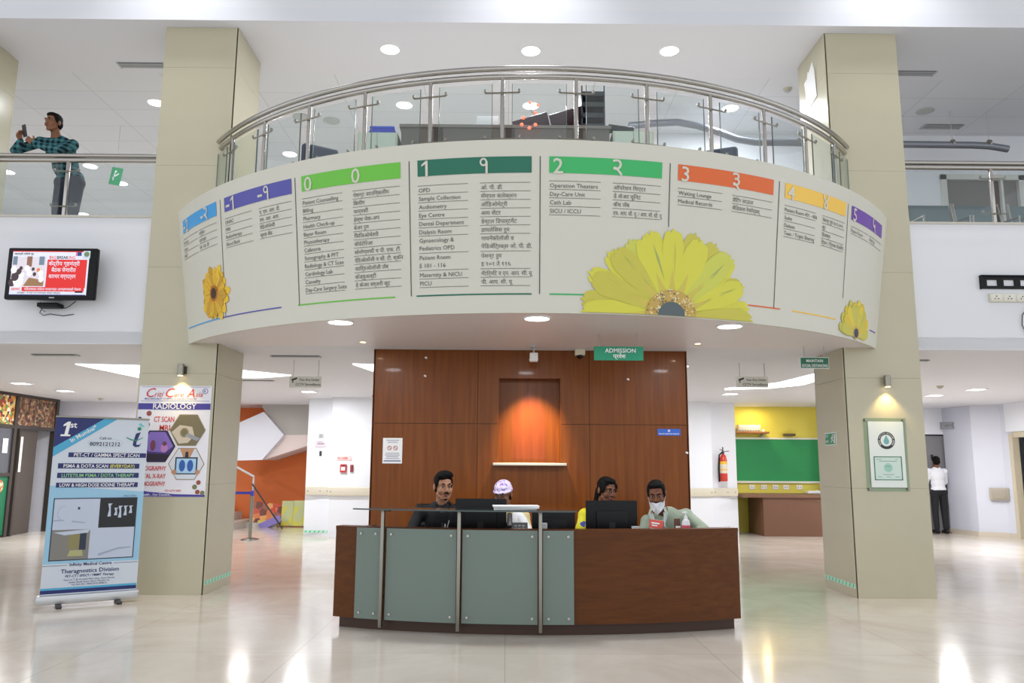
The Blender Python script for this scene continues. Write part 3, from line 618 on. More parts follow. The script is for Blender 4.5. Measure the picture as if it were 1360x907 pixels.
t = thing('distancing_sign', 'small green hanging sign reading MAINTAIN SOCIAL DISTANCING', 'sign', (3.515, 9.0, 2.545)); fn = front(8.985)
part(t, 'board', sign_box(front(9.0), 3.35, 2.543, 3.68, 2.672, .012, 0), mat('sign_white', (226, 232, 228), .45), 0); hang(t, (3.4, 3.63), 8.995, 2.67, 2.8)
mb = MB(); mb.rect(fn, 3.356, 2.549, 3.674, 2.666, .0); part(t, 'green_field', mb, mat('deep_green', (24, 104, 72), .45), 0)
mb = MB(); mb.text(fn, 'MAINTAIN', 3.515, 2.615, .046, 'C', .19, bold=.011); mb.text(fn, 'SOCIAL DISTANCING', 3.515, 2.56, .046, 'C', .295, bold=.011); part(t, 'lettering', mb, M_paper, 0)
for x0, l in ((-2.875, 'grey hanging CCTV surveillance sign on the stair side of desk'), (3.046, 'grey hanging CCTV surveillance sign in front of yellow alcove')):
    t = thing('surveillance_sign', l, 'sign', (x0 + .21, 10.5, 2.45), 'grey hanging CCTV signs'); fn = front(10.485); z0 = 2.432 if x0 < 0 else 2.47
    part(t, 'board', sign_box(front(10.5), x0, z0, x0 + .425, z0 + .147, .012, 0), mat('sign_beige_grey', (242, 240, 232), .5), 0); hang(t, (x0 + .05, x0 + .38), 10.494, z0 + .145, 2.8)
    mb = MB(); mb.text(fn, 'You Are Under', x0 + .13, z0 + .088, .043, bold=.008, width=.27); mb.text(fn, 'CCTV Surveillance', x0 + .085, z0 + .025, .046, bold=.008, width=.33); part(t, 'lettering', mb, M_dark, 0)
    mb = MB(); mb.draw(fn, [(x0 + .03, z0 + .085), (x0 + .1, z0 + .11), (x0 + .105, z0 + .135), (x0 + .03, z0 + .11)]); mb.line(fn, x0 + .05, z0 + .09, x0 + .045, z0 + .06, .012); part(t, 'camera_symbol', mb, M_dark, 0)
# green exit sign on the column flank
fn = plane((3.882, 0, 0), (0, -1, 0), (0, 0, 1), (-1, 0, 0)); a, b = -9.71, -9.385
t = thing('exit_sign', 'green running man exit sign on inner side of certificate column', 'exit sign', (3.88, 9.55, 1.69)); 
part(t, 'board', sign_box(fn, a, 1.69, b, 1.84, .006, 0), mat('exit_white', (226, 240, 232), .45), 0)
mb = MB(); mb.rect(fn, a + .01, 1.7, b - .01, 1.83, .0075); part(t, 'green_field', mb, mat('exit_green', (40, 140, 96), .45), 0)
mb = MB(); x = b - .1; mb.disc(fn, x + .012, 1.808, .013, .01); mb.line(fn, x, 1.795, x - .012, 1.755, .026, .01); mb.line(fn, x - .012, 1.758, x + .03, 1.745, .013, .01); mb.line(fn, x + .03, 1.748, x + .032, 1.715, .012, .01); mb.line(fn, x - .012, 1.758, x - .045, 1.72, .013, .01); mb.line(fn, x, 1.79, x + .042, 1.775, .01, .01); mb.line(fn, x, 1.79, x - .042, 1.77, .01, .01)
mb.rect(fn, b - .05, 1.71, b - .02, 1.82, .01); mb.text(fn, 'EXIT', a + .022, 1.785, .045, bold=.011, width=.12, off=.01); mb.text(fn, 'बाहेर', a + .03, 1.72, .045, bold=.015, width=.1, off=.01); part(t, 'running_man_print', mb, M_paper, 0)
# torn paper taped to the column upstairs
mb = MB(); fn = plane((3.882, 0, 0), (0, -1, 0), (0, 0, 1), (-1, 0, 0)); mb.m = 0
pts = [(-9.76, 6.4), (-9.66, 6.42), (-9.63, 6.5), (-9.6, 6.47), (-9.47, 6.56), (-9.42, 6.42), (-9.38, 6.05), (-9.68, 5.98)]
mb.prism([fn(x, z, .002) for x, z in pts], (-.004, 0, 0)); mb.m = 1
mb.line(fn, -9.38, 6.42, -9.375, 6.05, .008, .004); mb.line(fn, -9.375, 6.05, -9.62, 5.9, .008, .004)
single('torn_notice', 'torn white paper notice taped to certificate column upstairs', 'notice', mb, [M_paper, M_dark], smooth=0)
# paper notice and blue plate on the timber wall
def notice(name, label, cat, x0, z0, x1, z1, Y, m=M_paper, d=.005): t = thing(name, label, cat, ((x0 + x1) / 2, Y, z0)); part(t, 'sheet', sign_box(front(Y), x0, z0, x1, z1, d, 0), m, 0); return t, front(Y - d)
t, fn = notice('wall_notice', 'white printed notice with two round red symbols on timber wall', 'notice', -1.455, 1.445, -1.225, 1.742, 9.46)
mb = MB(); mb.m = 0
for x in (-1.375, -1.305): mb.disc(fn, x, 1.625, .026, .002, inner=.019); mb.line(fn, x - .018, 1.643, x + .018, 1.607, .006, .002)
part(t, 'symbol_print', mb, mat('symbol_red', (176, 70, 64), .6), 0)
mb = MB()
for i, (w, z) in enumerate(((.15, 1.712), (.12, 1.69), (.16, 1.56), (.17, 1.54), (.14, 1.52), (.16, 1.5))): mb.rect(fn, -1.34 - w / 2, z, -1.34 + w / 2, z + .006, .002)
mb.rect(fn, -1.44, 1.468, -1.24, 1.482, .002); part(t, 'print', mb, mat('print_grey', (120, 124, 150), .6), 0)
t, fn = notice('blue_plate', 'small blue information plate on timber wall near its end', 'sign', 1.79, 1.79, 2.06, 1.868, 9.46, mat('plate_blue', (40, 96, 200), .4))
mb = MB(); mb.disc(fn, 1.925, 1.846, .014, .002, inner=.006); mb.text(fn, 'PLEASE MAINTAIN SILENCE', 1.925, 1.803, .022, 'C', .24, .002, .01); part(t, 'lettering', mb, M_paper, 0)
for x, z, l in ((-.97, 2.7, 'small white clip on timber wall near soffit'), (-.975, 2.48, 'small white clip on timber wall lower than soffit clip'), (1.45, 2.455, 'small white clip on timber wall above the blue plate'), (.28, 2.68, 'small white clip above the niche'), (2.13, 1.59, 'small white clip at blue sign end of timber wall')):
    mb = MB(); mb.rbox((x, 9.452, z), (.03, .02, .022), .004, R=Matrix.Rotation(.5, 3, 'Y')); single('wall_clip', l, 'wall clip', mb, M_paper, 'small white clips on the timber wall')
# framed certificate on glass
t = thing('certificate', 'framed water rating certificate behind glass on column', 'certificate', (4.315, 9.07, 1.17)); fn = front(9.062)
mb = sign_box(front(9.085), 4.07, 1.165, 4.555, 1.99, .006, 0); part(t, 'glass_plate', mb, glass_mat('greenish_glass', (236, 244, 236), .4), 0)
mb = sign_box(front(9.0785), 4.12, 1.21, 4.52, 1.95, .006, 0); part(t, 'mount_sheet', mb, mat('mount_white', (226, 232, 228), .6), 0)
for x in (4.095, 4.53):
    for z in (1.19, 1.965): mb = MB(); mb.cyl((x, 9.086, z), (x, 9.056, z), .015); part(t, 'standoff', mb, M_steel2)
f2 = front(9.0722)
mb = MB(); mb.disc(f2, 4.318, 1.735, .098, .0005, 32, inner=.066); part(t, 'seal_ring', mb, mat('seal_black', (44, 46, 48), .5), 0)
mb = MB()
for i, ch in enumerate('WATER POSITIVE BUILDING AWARD'):
    if ch != ' ':
        a = rad(215 - i * 9.0); mb.text(f2, ch, 4.318 + .075 * math.cos(a), 1.735 + .075 * math.sin(a), .02, 'C', off=.001, bold=.011, rot=a - PI / 2)
part(t, 'seal_lettering', mb, M_paper, 0)
mb = MB(); mb.draw(f2, [(4.318, 1.795)] + [(4.318 + .032 * math.cos(a), 1.725 + .034 * math.sin(a)) for a in [rad(40 - i * 26) for i in range(11)]], .001); part(t, 'water_drop', mb, mat('drop_teal', (112, 172, 178), .5), 0)
mb = MB()
for x0, z0, x1, z1 in ((4.16, 1.29, 4.172, 1.555), (4.468, 1.29, 4.48, 1.555), (4.16, 1.29, 4.48, 1.3), (4.16, 1.545, 4.48, 1.555)): mb.rect(f2, x0, z0, x1, z1, .0012)
part(t, 'certificate_border', mb, mat('border_green', (70, 128, 96), .5), 0)
mb = MB(); mb.rect(f2, 4.172, 1.3, 4.468, 1.545, .0006); part(t, 'certificate_sheet', mb, mat('cert_mint', (206, 224, 216), .6), 0)
mb = MB(); mb.disc(f2, 4.32, 1.43, .05, .001, 16); part(t, 'certificate_emblem', mb, mat('cert_teal', (160, 204, 190), .6), 0)
mb = MB()
for x, z, w in ((4.22, 1.52, .06), (4.42, 1.52, .03), (4.32, 1.5, .2), (4.32, 1.35, .12), (4.22, 1.325, .05), (4.32, 1.325, .05), (4.42, 1.325, .05), (4.32, 1.44, .06)): mb.rect(f2, x - w / 2, z, x + w / 2, z + .005, .0016)
part(t, 'print', mb, mat('cert_ink', (110, 140, 130), .6), 0)

# radiology poster on the column
t = thing('radiology_poster', 'radiology poster with hexagon pictures on the beige column', 'poster', (-3.775, 9.08, 1.06)); fn = front(9.08)
part(t, 'board', sign_box(front(9.086), -4.19, 1.06, -3.368, 2.305, .006, 0), mat('poster_white', (232, 230, 236), .45), 0)
pu = mat('poster_purple', (66, 58, 150), .45); pr = mat('poster_red', (204, 48, 44), .45)
mb = MB(); mb.rect(fn, -4.19, 2.035, -3.37, 2.105, .002); part(t, 'purple_band', mb, pu, 0); mb = MB(); mb.draw(fn, [(-4.19, 1.062), (-3.37, 1.062), (-3.37, 1.085), (-3.7, 1.09), (-4.0, 1.115), (-4.19, 1.15)], .002); part(t, 'purple_band', mb, pu, 0)
mb = MB(); mb.text(fn, 'RADIOLOGY', -3.775, 2.043, .086, 'C', .56, bold=.011); mb.text(fn, 'Your Health... Our Concern...', -4.16, 1.072, .036, bold=.01, width=.42); part(t, 'white_lettering', mb, M_paper, 0)
mb = MB(); mb.text(fn, 'C', -4.12, 2.175, .15, shear=.3, width=.1); mb.text(fn, 'riti', -4.015, 2.18, .085, shear=.3, width=.105); mb.text(fn, 'C', -3.9, 2.175, .15, shear=.3, width=.1); mb.text(fn, 'are', -3.795, 2.18, .085, shear=.3, width=.12); mb.text(fn, 'A', -3.65, 2.175, .14, shear=.3, width=.09); mb.text(fn, 'sia', -3.55, 2.18, .085, shear=.3, width=.09)
mb.text(fn, 'CT SCAN', -3.885, 1.895, .085, 'C', .23, bold=.016); mb.text(fn, 'MRI', -3.87, 1.8, .085, 'C', .12, bold=.016)
for s, z in (('SONOGRAPHY', 1.35), ('DIGITAL X-RAY', 1.265), ('MAMMOGRAPHY', 1.18)): mb.text(fn, s, -4.17, z, .07, bold=.014, width=.35)
mb.text(fn, '022 6674 2000', -3.82, 1.118, .03, width=.22, bold=.01); part(t, 'red_lettering', mb, pr, 0)
mb = MB(); mb.text(fn, 'MULTISPECIALITY HOSPITAL & RESEARCH CENTRE', -4.12, 2.148, .026, width=.62, bold=.01)
for a, b_, c, d in ((-4.165, 2.13, -3.385, 2.134), (-4.165, 2.29, -3.385, 2.294)): mb.rect(fn, a, b_, c, d, .001)
mb.disc(fn, -3.44, 2.245, .032, .002, inner=.026); mb.text(fn, 'R', -3.452, 2.232, .035, bold=.01); part(t, 'purple_lettering', mb, pu, 0)
def hexa(cx, cz, r, k=1.0): return [(cx + r * math.cos(rad(60 * i)) * k, cz + r * math.sin(rad(60 * i))) for i in range(6)]
mb = MB(); mb.m = 0; mb.draw(fn, hexa(-3.61, 1.803, .205), .002); mb.m = 1; mb.draw(fn, hexa(-3.61, 1.803, .195), .003); mb.m = 2; mb.draw(fn, [(-3.79, 1.78), (-3.7, 1.86), (-3.56, 1.84), (-3.53, 1.74), (-3.6, 1.66), (-3.7, 1.65)], .0036); mb.m = 0; mb.disc(fn, -3.645, 1.775, .05, .004, ry=.055)
mb.m = 3; mb.draw(fn, [(-3.64, 1.74), (-3.5, 1.68), (-3.46, 1.71), (-3.6, 1.77)], .0045); mb.m = 1; mb.disc(fn, -3.645, 1.775, .035, .0042, ry=.04)
part(t, 'scanner_picture_print', mb, [mat('hex_edge', (150, 138, 104), .5), mat('scan_olive', (120, 110, 80), .5), mat('scan_cream', (206, 192, 172), .5), mat('scan_grey', (150, 152, 158), .5)], 0)
mb = MB(); mb.m = 0; mb.draw(fn, hexa(-3.94, 1.62, .205), .002); mb.m = 1; mb.draw(fn, hexa(-3.94, 1.62, .19), .003); mb.m = 2; mb.draw(fn, [(-4.12, 1.63), (-4.03, 1.78), (-3.86, 1.78), (-3.76, 1.62), (-3.85, 1.55), (-4.03, 1.56)], .0035)
mb.m = 3; mb.disc(fn, -3.86, 1.6, .04, .004, ry=.05); mb.m = 4; mb.disc(fn, -3.86, 1.65, .025, .0045); mb.disc(fn, -3.99, 1.63, .03, .0045, ry=.06); mb.m = 0; mb.draw(fn, [(-4.05, 1.46), (-3.84, 1.46), (-3.8, 1.53), (-4.08, 1.54)], .0038)
part(t, 'theatre_picture_print', mb, [mat('hex_dark', (44, 30, 50), .5), mat('theatre_blue', (70, 52, 116), .5), mat('theatre_violet', (132, 108, 190), .5), mat('theatre_lilac', (190, 130, 190), .5), mat('theatre_red', (120, 60, 80), .5)], 0)
mb = MB(); mb.m = 0; mb.draw(fn, hexa(-3.6, 1.425, .205), .002); mb.m = 1; mb.draw(fn, hexa(-3.6, 1.425, .195), .003); mb.m = 2; mb.draw(fn, [(-3.68, 1.593), (-3.52, 1.593), (-3.56, 1.5), (-3.64, 1.5)], .0035); mb.m = 3; mb.draw(fn, [(-3.615, 1.56), (-3.585, 1.56), (-3.58, 1.5), (-3.62, 1.5)], .004)
mb.rect(fn, -3.725, 1.31, -3.475, 1.5, .0042); mb.m = 4; mb.rect(fn, -3.71, 1.322, -3.49, 1.485, .0048); mb.m = 5; mb.disc(fn, -3.645, 1.405, .035, .0054, ry=.065); mb.disc(fn, -3.555, 1.405, .035, .0054, ry=.065); mb.m = 2
for x in (-3.73, -3.47): mb.disc(fn, x, 1.335, .03, .006, ry=.024)
part(t, 'xray_picture_print', mb, [mat('hex_tan', (150, 130, 90), .5), mat('coat_white', (214, 218, 226), .5), mat('skin_print', (190, 140, 104), .5), mat('xray_frame', (34, 40, 52), .5), mat('xray_pale', (168, 206, 234), .5), mat('xray_blue', (44, 92, 170), .5)], 0)
mb = MB()
for x, z, r, m in ((-4.06, 1.99, .03, 0), (-4.07, 1.865, .03, 1), (-4.16, 1.93, .022, 2), (-3.45, 1.22, .026, 0), (-3.49, 1.17, .028, 1), (-3.455, 1.115, .026, 0), (-3.4, 1.105, .026, 1)): mb.m = m; mb.disc(fn, x, z, r, .0025, 12)
part(t, 'molecule_print', mb, [mat('mol_red', (150, 74, 60), .5), mat('mol_olive', (120, 122, 84), .5), mat('mol_navy', (40, 40, 80), .5)], 0)

# roll-up banner
D = V(.84824, .52961, 0); N = V(.52961, -.84824, 0); O = V(-4.656, 8.218, 0)
fn = plane(O, D, (0, 0, 1), N)
t = thing('roll_up_banner', 'blue and white medical roll-up banner standing beside column', 'banner', tuple(O + D * .464))
mb = MB(); mb.prism([fn(.03, .1, 0), fn(.91, .1, 0), fn(.91, 1.9, 0), fn(.03, 1.9, 0)], N * -.004); part(t, 'banner_sheet', mb, mat('banner_white', (206, 214, 224), .5), 0)
mb = MB(); mb.rbox(O + D * .464 + V(0, 0, .075), (.94, .1, .09), .02, rz=math.atan2(D.y, D.x)); part(t, 'cassette', mb, mat('banner_aluminium', (200, 202, 204), .35, metal=.6))
for s in (.2, .74):
    mb = MB(); mb.rbox(O + D * s + N * .03 + V(0, 0, .015), (.05, .26, .03), .008, rz=math.atan2(D.y, D.x)); part(t, 'foot', mb, M_dark)
mb = MB(); mb.cyl(O - N * .03 + D * .47 + V(0, 0, .1), O - N * .03 + D * .47 + V(0, 0, 1.9), .01); mb.rbox(O + D * .47 + V(0, 0, 1.9), (.89, .025, .02), .006, rz=math.atan2(D.y, D.x)); part(t, 'support_pole', mb, M_steel2)
navy, sky, pale = mat('banner_navy', (30, 40, 104), .45), mat('banner_sky', (76, 168, 206), .45), mat('banner_pale_blue', (150, 196, 222), .5)
mb = MB(); mb.draw(fn, [(.03, 1.585), (.478, 1.892), (.03, 1.892)], .002)
part(t, 'navy_corner', mb, navy, 0)
for x0, z0, x1, z1 in ((.17, 1.487, .905, 1.535), (.085, 1.371, .847, 1.424), (.085, 1.275, .847, 1.328), (.083, 1.178, .845, 1.228), (.03, .13, .905, .165)): mb = MB(); mb.rect(fn, x0, z0, x1, z1, .002); part(t, 'navy_bar', mb, navy, 0)
mb = MB(); mb.draw(fn, [(.03, 1.49), (.03, 1.585), (.478, 1.892), (.602, 1.892)], .0018); part(t, 'sky_stripe', mb, sky, 0); mb = MB(); mb.rect(fn, .03, .165, .905, .185, .002); part(t, 'sky_stripe', mb, sky, 0)
mb = MB(); mb.rect(fn, .03, .42, .91, 1.1, .001); part(t, 'pale_field', mb, pale, 0); mb = MB(); mb.draw(fn, [(.03, 1.1), (.91, 1.1), (.91, 1.13), (.03, 1.2)], .001); part(t, 'pale_field', mb, pale, 0); mb = MB()
mb.disc(fn, .505, 1.64, .17, .001, ry=.045, inner=.165); part(t, 'oval_outline', mb, pale, 0)
mb = MB(); mb.draw(fn, [(.085 + a * .2 + b * .03, 1.7 + b * .2) for a, b in ((-.02, 0), (.42, 0), (.42, .09), (.3, .09), (.3, .75), (.16, .75), (0, .6), (0, .5), (.14, .56), (.14, .09), (-.02, .09))], .004); mb.text(fn, 'st', .165, 1.79, .085, bold=.016); mb.text(fn, 'In Mumbai*', .19, 1.637, .06, bold=.01, rot=.6, width=.3, off=.005)
mb.text(fn, 'PET-CT / GAMMA SPECT SCAN', .84, 1.494, .05, 'R', .62, bold=.011); mb.text(fn, 'PSMA & DOTA SCAN', .135, 1.38, .05, width=.41, bold=.011); mb.text(fn, 'LOW & HIGH DOSE IODINE THERAPY', .465, 1.186, .05, 'C', .7, bold=.011); part(t, 'white_lettering', mb, M_paper, 0)
mb = MB(); mb.text(fn, '(EVERYDAY)', .8, 1.38, .05, 'R', .235, bold=.011); part(t, 'yellow_lettering', mb, mat('banner_yellow', (226, 220, 90), .5), 0)
mb = MB(); mb.text(fn, 'LUTETIUM PSMA / DOTA THERAPY', .465, 1.284, .05, 'C', .68, bold=.011); part(t, 'green_lettering', mb, mat('banner_lime', (150, 206, 140), .5), 0)
mb = MB(); mb.text(fn, 'Call on', .5, 1.675, .04, 'C', bold=.005); mb.text(fn, '8092121212', .5, 1.607, .058, 'C', .34, bold=.011); part(t, 'dark_lettering', mb, mat('banner_ink', (58, 64, 84), .5), 0)
mb = MB(); mb.text(fn, 'Aster Clinic', .84, 1.08, .026, 'R', .22, shear=.3); mb.text(fn, 'Infinity Medical Centre', .462, .393, .042, 'C', .39, bold=.012); mb.text(fn, 'Theragnostics Division', .462, .323, .058, 'C', .54, bold=.011); mb.text(fn, 'PET-CT / SPECT / FMMT Therapy', .462, .283, .032, 'C', .45, bold=.012)
for s, z in (('Next to T. B. Hospital Main Gate, Sewri House,', .25), ('Jerbai Wadia Road, Sewri, Mumbai 15.', .225), ('Tel: 022 2411 4000/2410 4000/15', .2)): mb.text(fn, s, .462, z, .024, 'C', .52)
mb.rect(fn, .03, .4, .25, .404, .002); mb.rect(fn, .675, .4, .905, .404, .002); part(t, 'navy_lettering', mb, navy, 0)
# i-shaped emblem
mb = MB(); mb.m = 0; mb.draw(fn, [(.79, 1.745), (.835, 1.76), (.8, 1.65), (.8, 1.625), (.83, 1.625), (.85, 1.645), (.83, 1.605), (.79, 1.6), (.765, 1.62), (.77, 1.66)], .003); mb.m = 1; mb.disc(fn, .82, 1.795, .02, .003); mb.m = 2; mb.disc(fn, .85, 1.825, .012, .003); mb.disc(fn, .828, 1.84, .016, .0028); mb.m = 1
P = [(.7 + .16 * i / 10, 1.7 - .035 * math.sin(PI * i / 10 * .9) + .012 * (i / 10)) for i in range(11)]
for p, q in zip(P, P[1:]): mb.line(fn, *p, *q, .012 * (1 - abs(p[0] - .74) * 3), .0035)
part(t, 'emblem_print', mb, [navy, mat('emblem_green', (40, 140, 110), .5), mat('emblem_aqua', (120, 200, 200), .5)], 0)
mb = MB(); mb.m = 0; mb.rect(fn, .076, .448, .854, 1.072, .002); mb.m = 1; mb.rect(fn, .086, .458, .844, 1.062, .003)
mb.m = 2; mb.rect(fn, .5, .765, .844, 1.062, .0036); mb.m = 1
for x, z, h in ((.59, .95, .12), (.65, .93, .07), (.69, .93, .11), (.74, .94, .09), (.79, .95, .07)): mb.draw(fn, [(x - .012, z + h * .5), (x + .03, z + h * .5), (x + .012, z + h * .35), (x + .02, z - h * .6), (x - .012, z - h * .6), (x, z)], .0042)
mb.m = 3; mb.rect(fn, .086, .458, .43, .755, .0036); mb.m = 4; mb.rect(fn, .24, .56, .34, .72, .0042); mb.m = 5; mb.draw(fn, [(.24, .49), (.38, .49), (.37, .55), (.26, .55)], .0045); mb.m = 6; mb.rect(fn, .34, .55, .4, .72, .0042); mb.m = 1; mb.draw(fn, [(.1, .73), (.43, .755), (.41, .72), (.2, .7)], .0043)
mb.m = 7; mb.draw(fn, [(.25, .83), (.38, .815), (.38, .825), (.26, .845)], .0042); mb.draw(fn, [(.09, .84), (.18, .845), (.18, .855), (.09, .855)], .0042); mb.draw(fn, [(.52, .48), (.7, .54), (.82, .55), (.82, .565), (.7, .56), (.52, .505)], .0042); mb.m = 8
for i in range(12):
    a, b = rad(95 + i * 14), rad(95 + i * 14 + 14); mb.line(fn, .19 + .07 * math.cos(a), .92 + .075 * math.sin(a), .19 + .07 * math.cos(b), .92 + .075 * math.sin(b), .008, .0042)
mb.m = 0; mb.rect(fn, .3, .955, .32, .98, .0043)
part(t, 'clinic_picture_print', mb, [mat('pic_frame', (44, 54, 76), .5), mat('pic_pale', (190, 200, 218), .5), mat('pic_black', (28, 30, 34), .5), mat('pic_room', (128, 126, 120), .5), mat('pic_olive', (140, 132, 88), .5), mat('pic_bed', (170, 170, 120), .5), mat('pic_deep', (40, 50, 70), .5), mat('pic_slate', (158, 170, 192), .5), mat('pic_ring', (174, 182, 200), .5)], 0)

# green marker tapes along the column and wall feet
def tape(name, fn, x0, x1, z, label):
    mb = MB(); n = int((x1 - x0) / .09); mb.m = 0; mb.rect(fn, x0, z, x1, z + .05, .002); mb.m = 1
    for i in range(n): a = x0 + (x1 - x0) * i / n; mb.draw(fn, [(a + .02, z + .005), (a + .05, z + .005), (a + .07, z + .045), (a + .04, z + .045)], .003)
    single('marker_tape', label, 'marker tape', mb, [mat('tape_mint', (196, 232, 214), .5), mat('tape_green', (60, 196, 140), .5)], 'green striped marker tapes near the floor', 0)
tape('t', plane((3.882, 0, 0), (0, -1, 0), (0, 0, 1), (-1, 0, 0)), -9.95, -9.1, .1, 'green striped tape at the foot of certificate column')
tape('t', plane((-3.322, 0, 0), (0, 1, 0), (0, 0, 1), (1, 0, 0)), 9.1, 9.95, .1, 'green striped tape at the foot of the poster column')
tape('t', plane((0, 16.62, 0), (1, 0, 0), (0, 0, 1), (0, -1, 0)), -4.12, -3.58, .06, 'green striped tape at the foot of lobby wall by stairs')

# television on the fascia
t = thing('television', 'black wall television showing a red breaking news bulletin', 'television', (-5.25, 9.05, 3.27)); fn = front(8.955)
mb = MB(); mb.rbox((-5.255, 8.99, 3.58), (1.03, .07, .61), .018); mb.rbox((-5.255, 9.04, 3.58), (.7, .05, .45), .02); part(t, 'housing', mb, M_black)
mb = MB(); mb.bb((-5.4, 9.06, 3.4), (-5.1, 9.2, 3.7)); part(t, 'wall_bracket', mb, M_dark)
sc_w, sc_r, sc_b = mat('screen_white', (226, 228, 240), .4, emit=.32), mat('screen_red', (214, 34, 30), .4, emit=.4), mat('screen_navy', (40, 60, 130), .4, emit=.4)
mb = MB(); mb.rect(fn, -5.71, 3.325, -4.83, 3.845, .001); part(t, 'screen', mb, sc_w, 0)
mb = MB(); mb.m = 0; mb.rect(fn, -5.71, 3.835, -4.83, 3.845, .002); mb.rect(fn, -5.305, 3.41, -4.85, 3.745, .002); mb.rect(fn, -5.57, 3.37, -4.86, 3.42, .003); mb.rect(fn, -4.985, 3.79, -4.975, 3.84, .003)
mb.m = 1; mb.rect(fn, -4.97, 3.79, -4.92, 3.835, .003); mb.rect(fn, -5.71, 3.325, -4.84, 3.333, .002); part(t, 'red_print', mb, [sc_r, sc_b], 0)
mb = MB(); mb.rect(fn, -5.295, 3.748, -4.985, 3.79, .0035)
for s, z, x, w in (('केंद्रीय गृहमंत्री', 3.675, -5.11, .36), ('बैठक घेणारीत', 3.6, -5.11, .28), ('कारभार मार्गदर्शन', 3.525, -5.12, .31)): mb.text(fn, s, x, z, .065, 'C', w, bold=.011, off=.004)
mb.text(fn, 'महिलाबाबत संवेदना सरकारच्या आरक्षणासाठी मेळावा', -5.54, 3.382, .038, width=.65, bold=.011, off=.004); part(t, 'white_lettering', mb, sc_w, 0)
mb = MB(); mb.text(fn, 'BIG', -5.285, 3.753, .05, width=.08, bold=.014, off=.0045); mb.text(fn, 'ING', -5.06, 3.753, .05, width=.07, bold=.014, off=.0045); mb.text(fn, 'NEWS', -5.69, 3.38, .04, width=.1, bold=.011, off=.0045); part(t, 'red_lettering', mb, sc_r, 0)
mb = MB(); mb.text(fn, 'BREAK', -5.2, 3.753, .05, width=.135, bold=.014, off=.0045); mb.text(fn, 'सहयाद्री अतिथी गृह', -5.69, 3.8, .03, width=.22, bold=.01, off=.0045); mb.text(fn, 'अतिवृष्टी - मे मध्ये भाग वाचणाऱ्या सहकार क्षेत्रात', -5.62, 3.342, .026, width=.62, off=.0045); part(t, 'dark_lettering', mb, M_black, 0)
mb = MB(); A = [mat('sc_wall', (214, 206, 214), .4, emit=.4), mat('sc_brown', (140, 100, 80), .4, emit=.35), mat('sc_dark', (70, 52, 56), .4, emit=.25), mat('sc_white', (235, 232, 240), .4, emit=.5), mat('sc_table', (150, 112, 76), .4, emit=.35), mat('sc_blue', (110, 130, 150), .4, emit=.35), mat('sc_orange', (220, 120, 60), .4, emit=.4)]
mb.m = 0; mb.rect(fn, -5.71, 3.43, -5.32, 3.775, .002); mb.m = 5; mb.rect(fn, -5.7, 3.68, -5.65, 3.78, .003); mb.rect(fn, -5.4, 3.68, -5.34, 3.78, .003); mb.m = 1; mb.rect(fn, -5.54, 3.66, -5.48, 3.78, .003); mb.m = 4; mb.draw(fn, [(-5.56, 3.43), (-5.33, 3.43), (-5.33, 3.5), (-5.5, 3.53)], .003)
for x, z, m, r in ((-5.68, 3.62, 3, .035), (-5.6, 3.64, 2, .02), (-5.62, 3.6, 2, .03), (-5.53, 3.64, 3, .03), (-5.46, 3.63, 2, .018), (-5.5, 3.58, 3, .03), (-5.4, 3.62, 6, .02), (-5.37, 3.58, 3, .03), (-5.66, 3.54, 2, .045), (-5.62, 3.49, 3, .06), (-5.44, 3.57, 2, .02), (-5.58, 3.56, 3, .025), (-5.36, 3.51, 3, .03), (-5.69, 3.47, 2, .04)): mb.m = m; mb.disc(fn, x, z, r, .0036 + random.random() * .0006, 10, ry=r * 1.2)
part(t, 'meeting_picture_print', mb, A, 0)
mb = MB(); mb.m = 0; mb.rect(fn, -4.9, 3.76, -4.82, 3.85, .0037); mb.m = 1; mb.disc(fn, -4.86, 3.81, .03, .0045); mb.m = 2; mb.rect(fn, -4.96, 3.355, -4.87, 3.37, .0045); part(t, 'corner_picture_print', mb, [mat('sc_sky', (190, 200, 210), .4, emit=.4), mat('sc_leaf', (110, 130, 90), .4, emit=.3), M_black], 0)
mb = MB(); mb.rect(fn, -5.25, 3.291, -5.19, 3.303, .001); part(t, 'maker_mark', mb, M_lgrey, 0)
t = thing('set_top_box', 'small black box with loose cables hanging below the television', 'set-top box', (-5.33, 9.12, 3.2))
mb = MB(); mb.rbox((-5.32, 9.12, 3.235), (.24, .14, .05), .008); part(t, 'housing', mb, M_black)
mb = MB(); mb.tube([(-5.18, 9.12, 3.24), (-5.14, 9.1, 3.2), (-5.1, 9.12, 3.23), (-5.05, 9.16, 3.3)], .006, 6); mb.tube([(-5.42, 9.14, 3.22), (-5.46, 9.16, 3.16), (-5.42, 9.17, 3.13), (-5.35, 9.18, 3.15), (-5.2, 9.19, 3.13), (-5.08, 9.19, 3.15)], .005, 6); mb.tube([(-5.46, 9.16, 3.29), (-5.45, 9.12, 3.22), (-5.4, 9.17, 3.17)], .004, 6); part(t, 'cables', mb, M_dark)
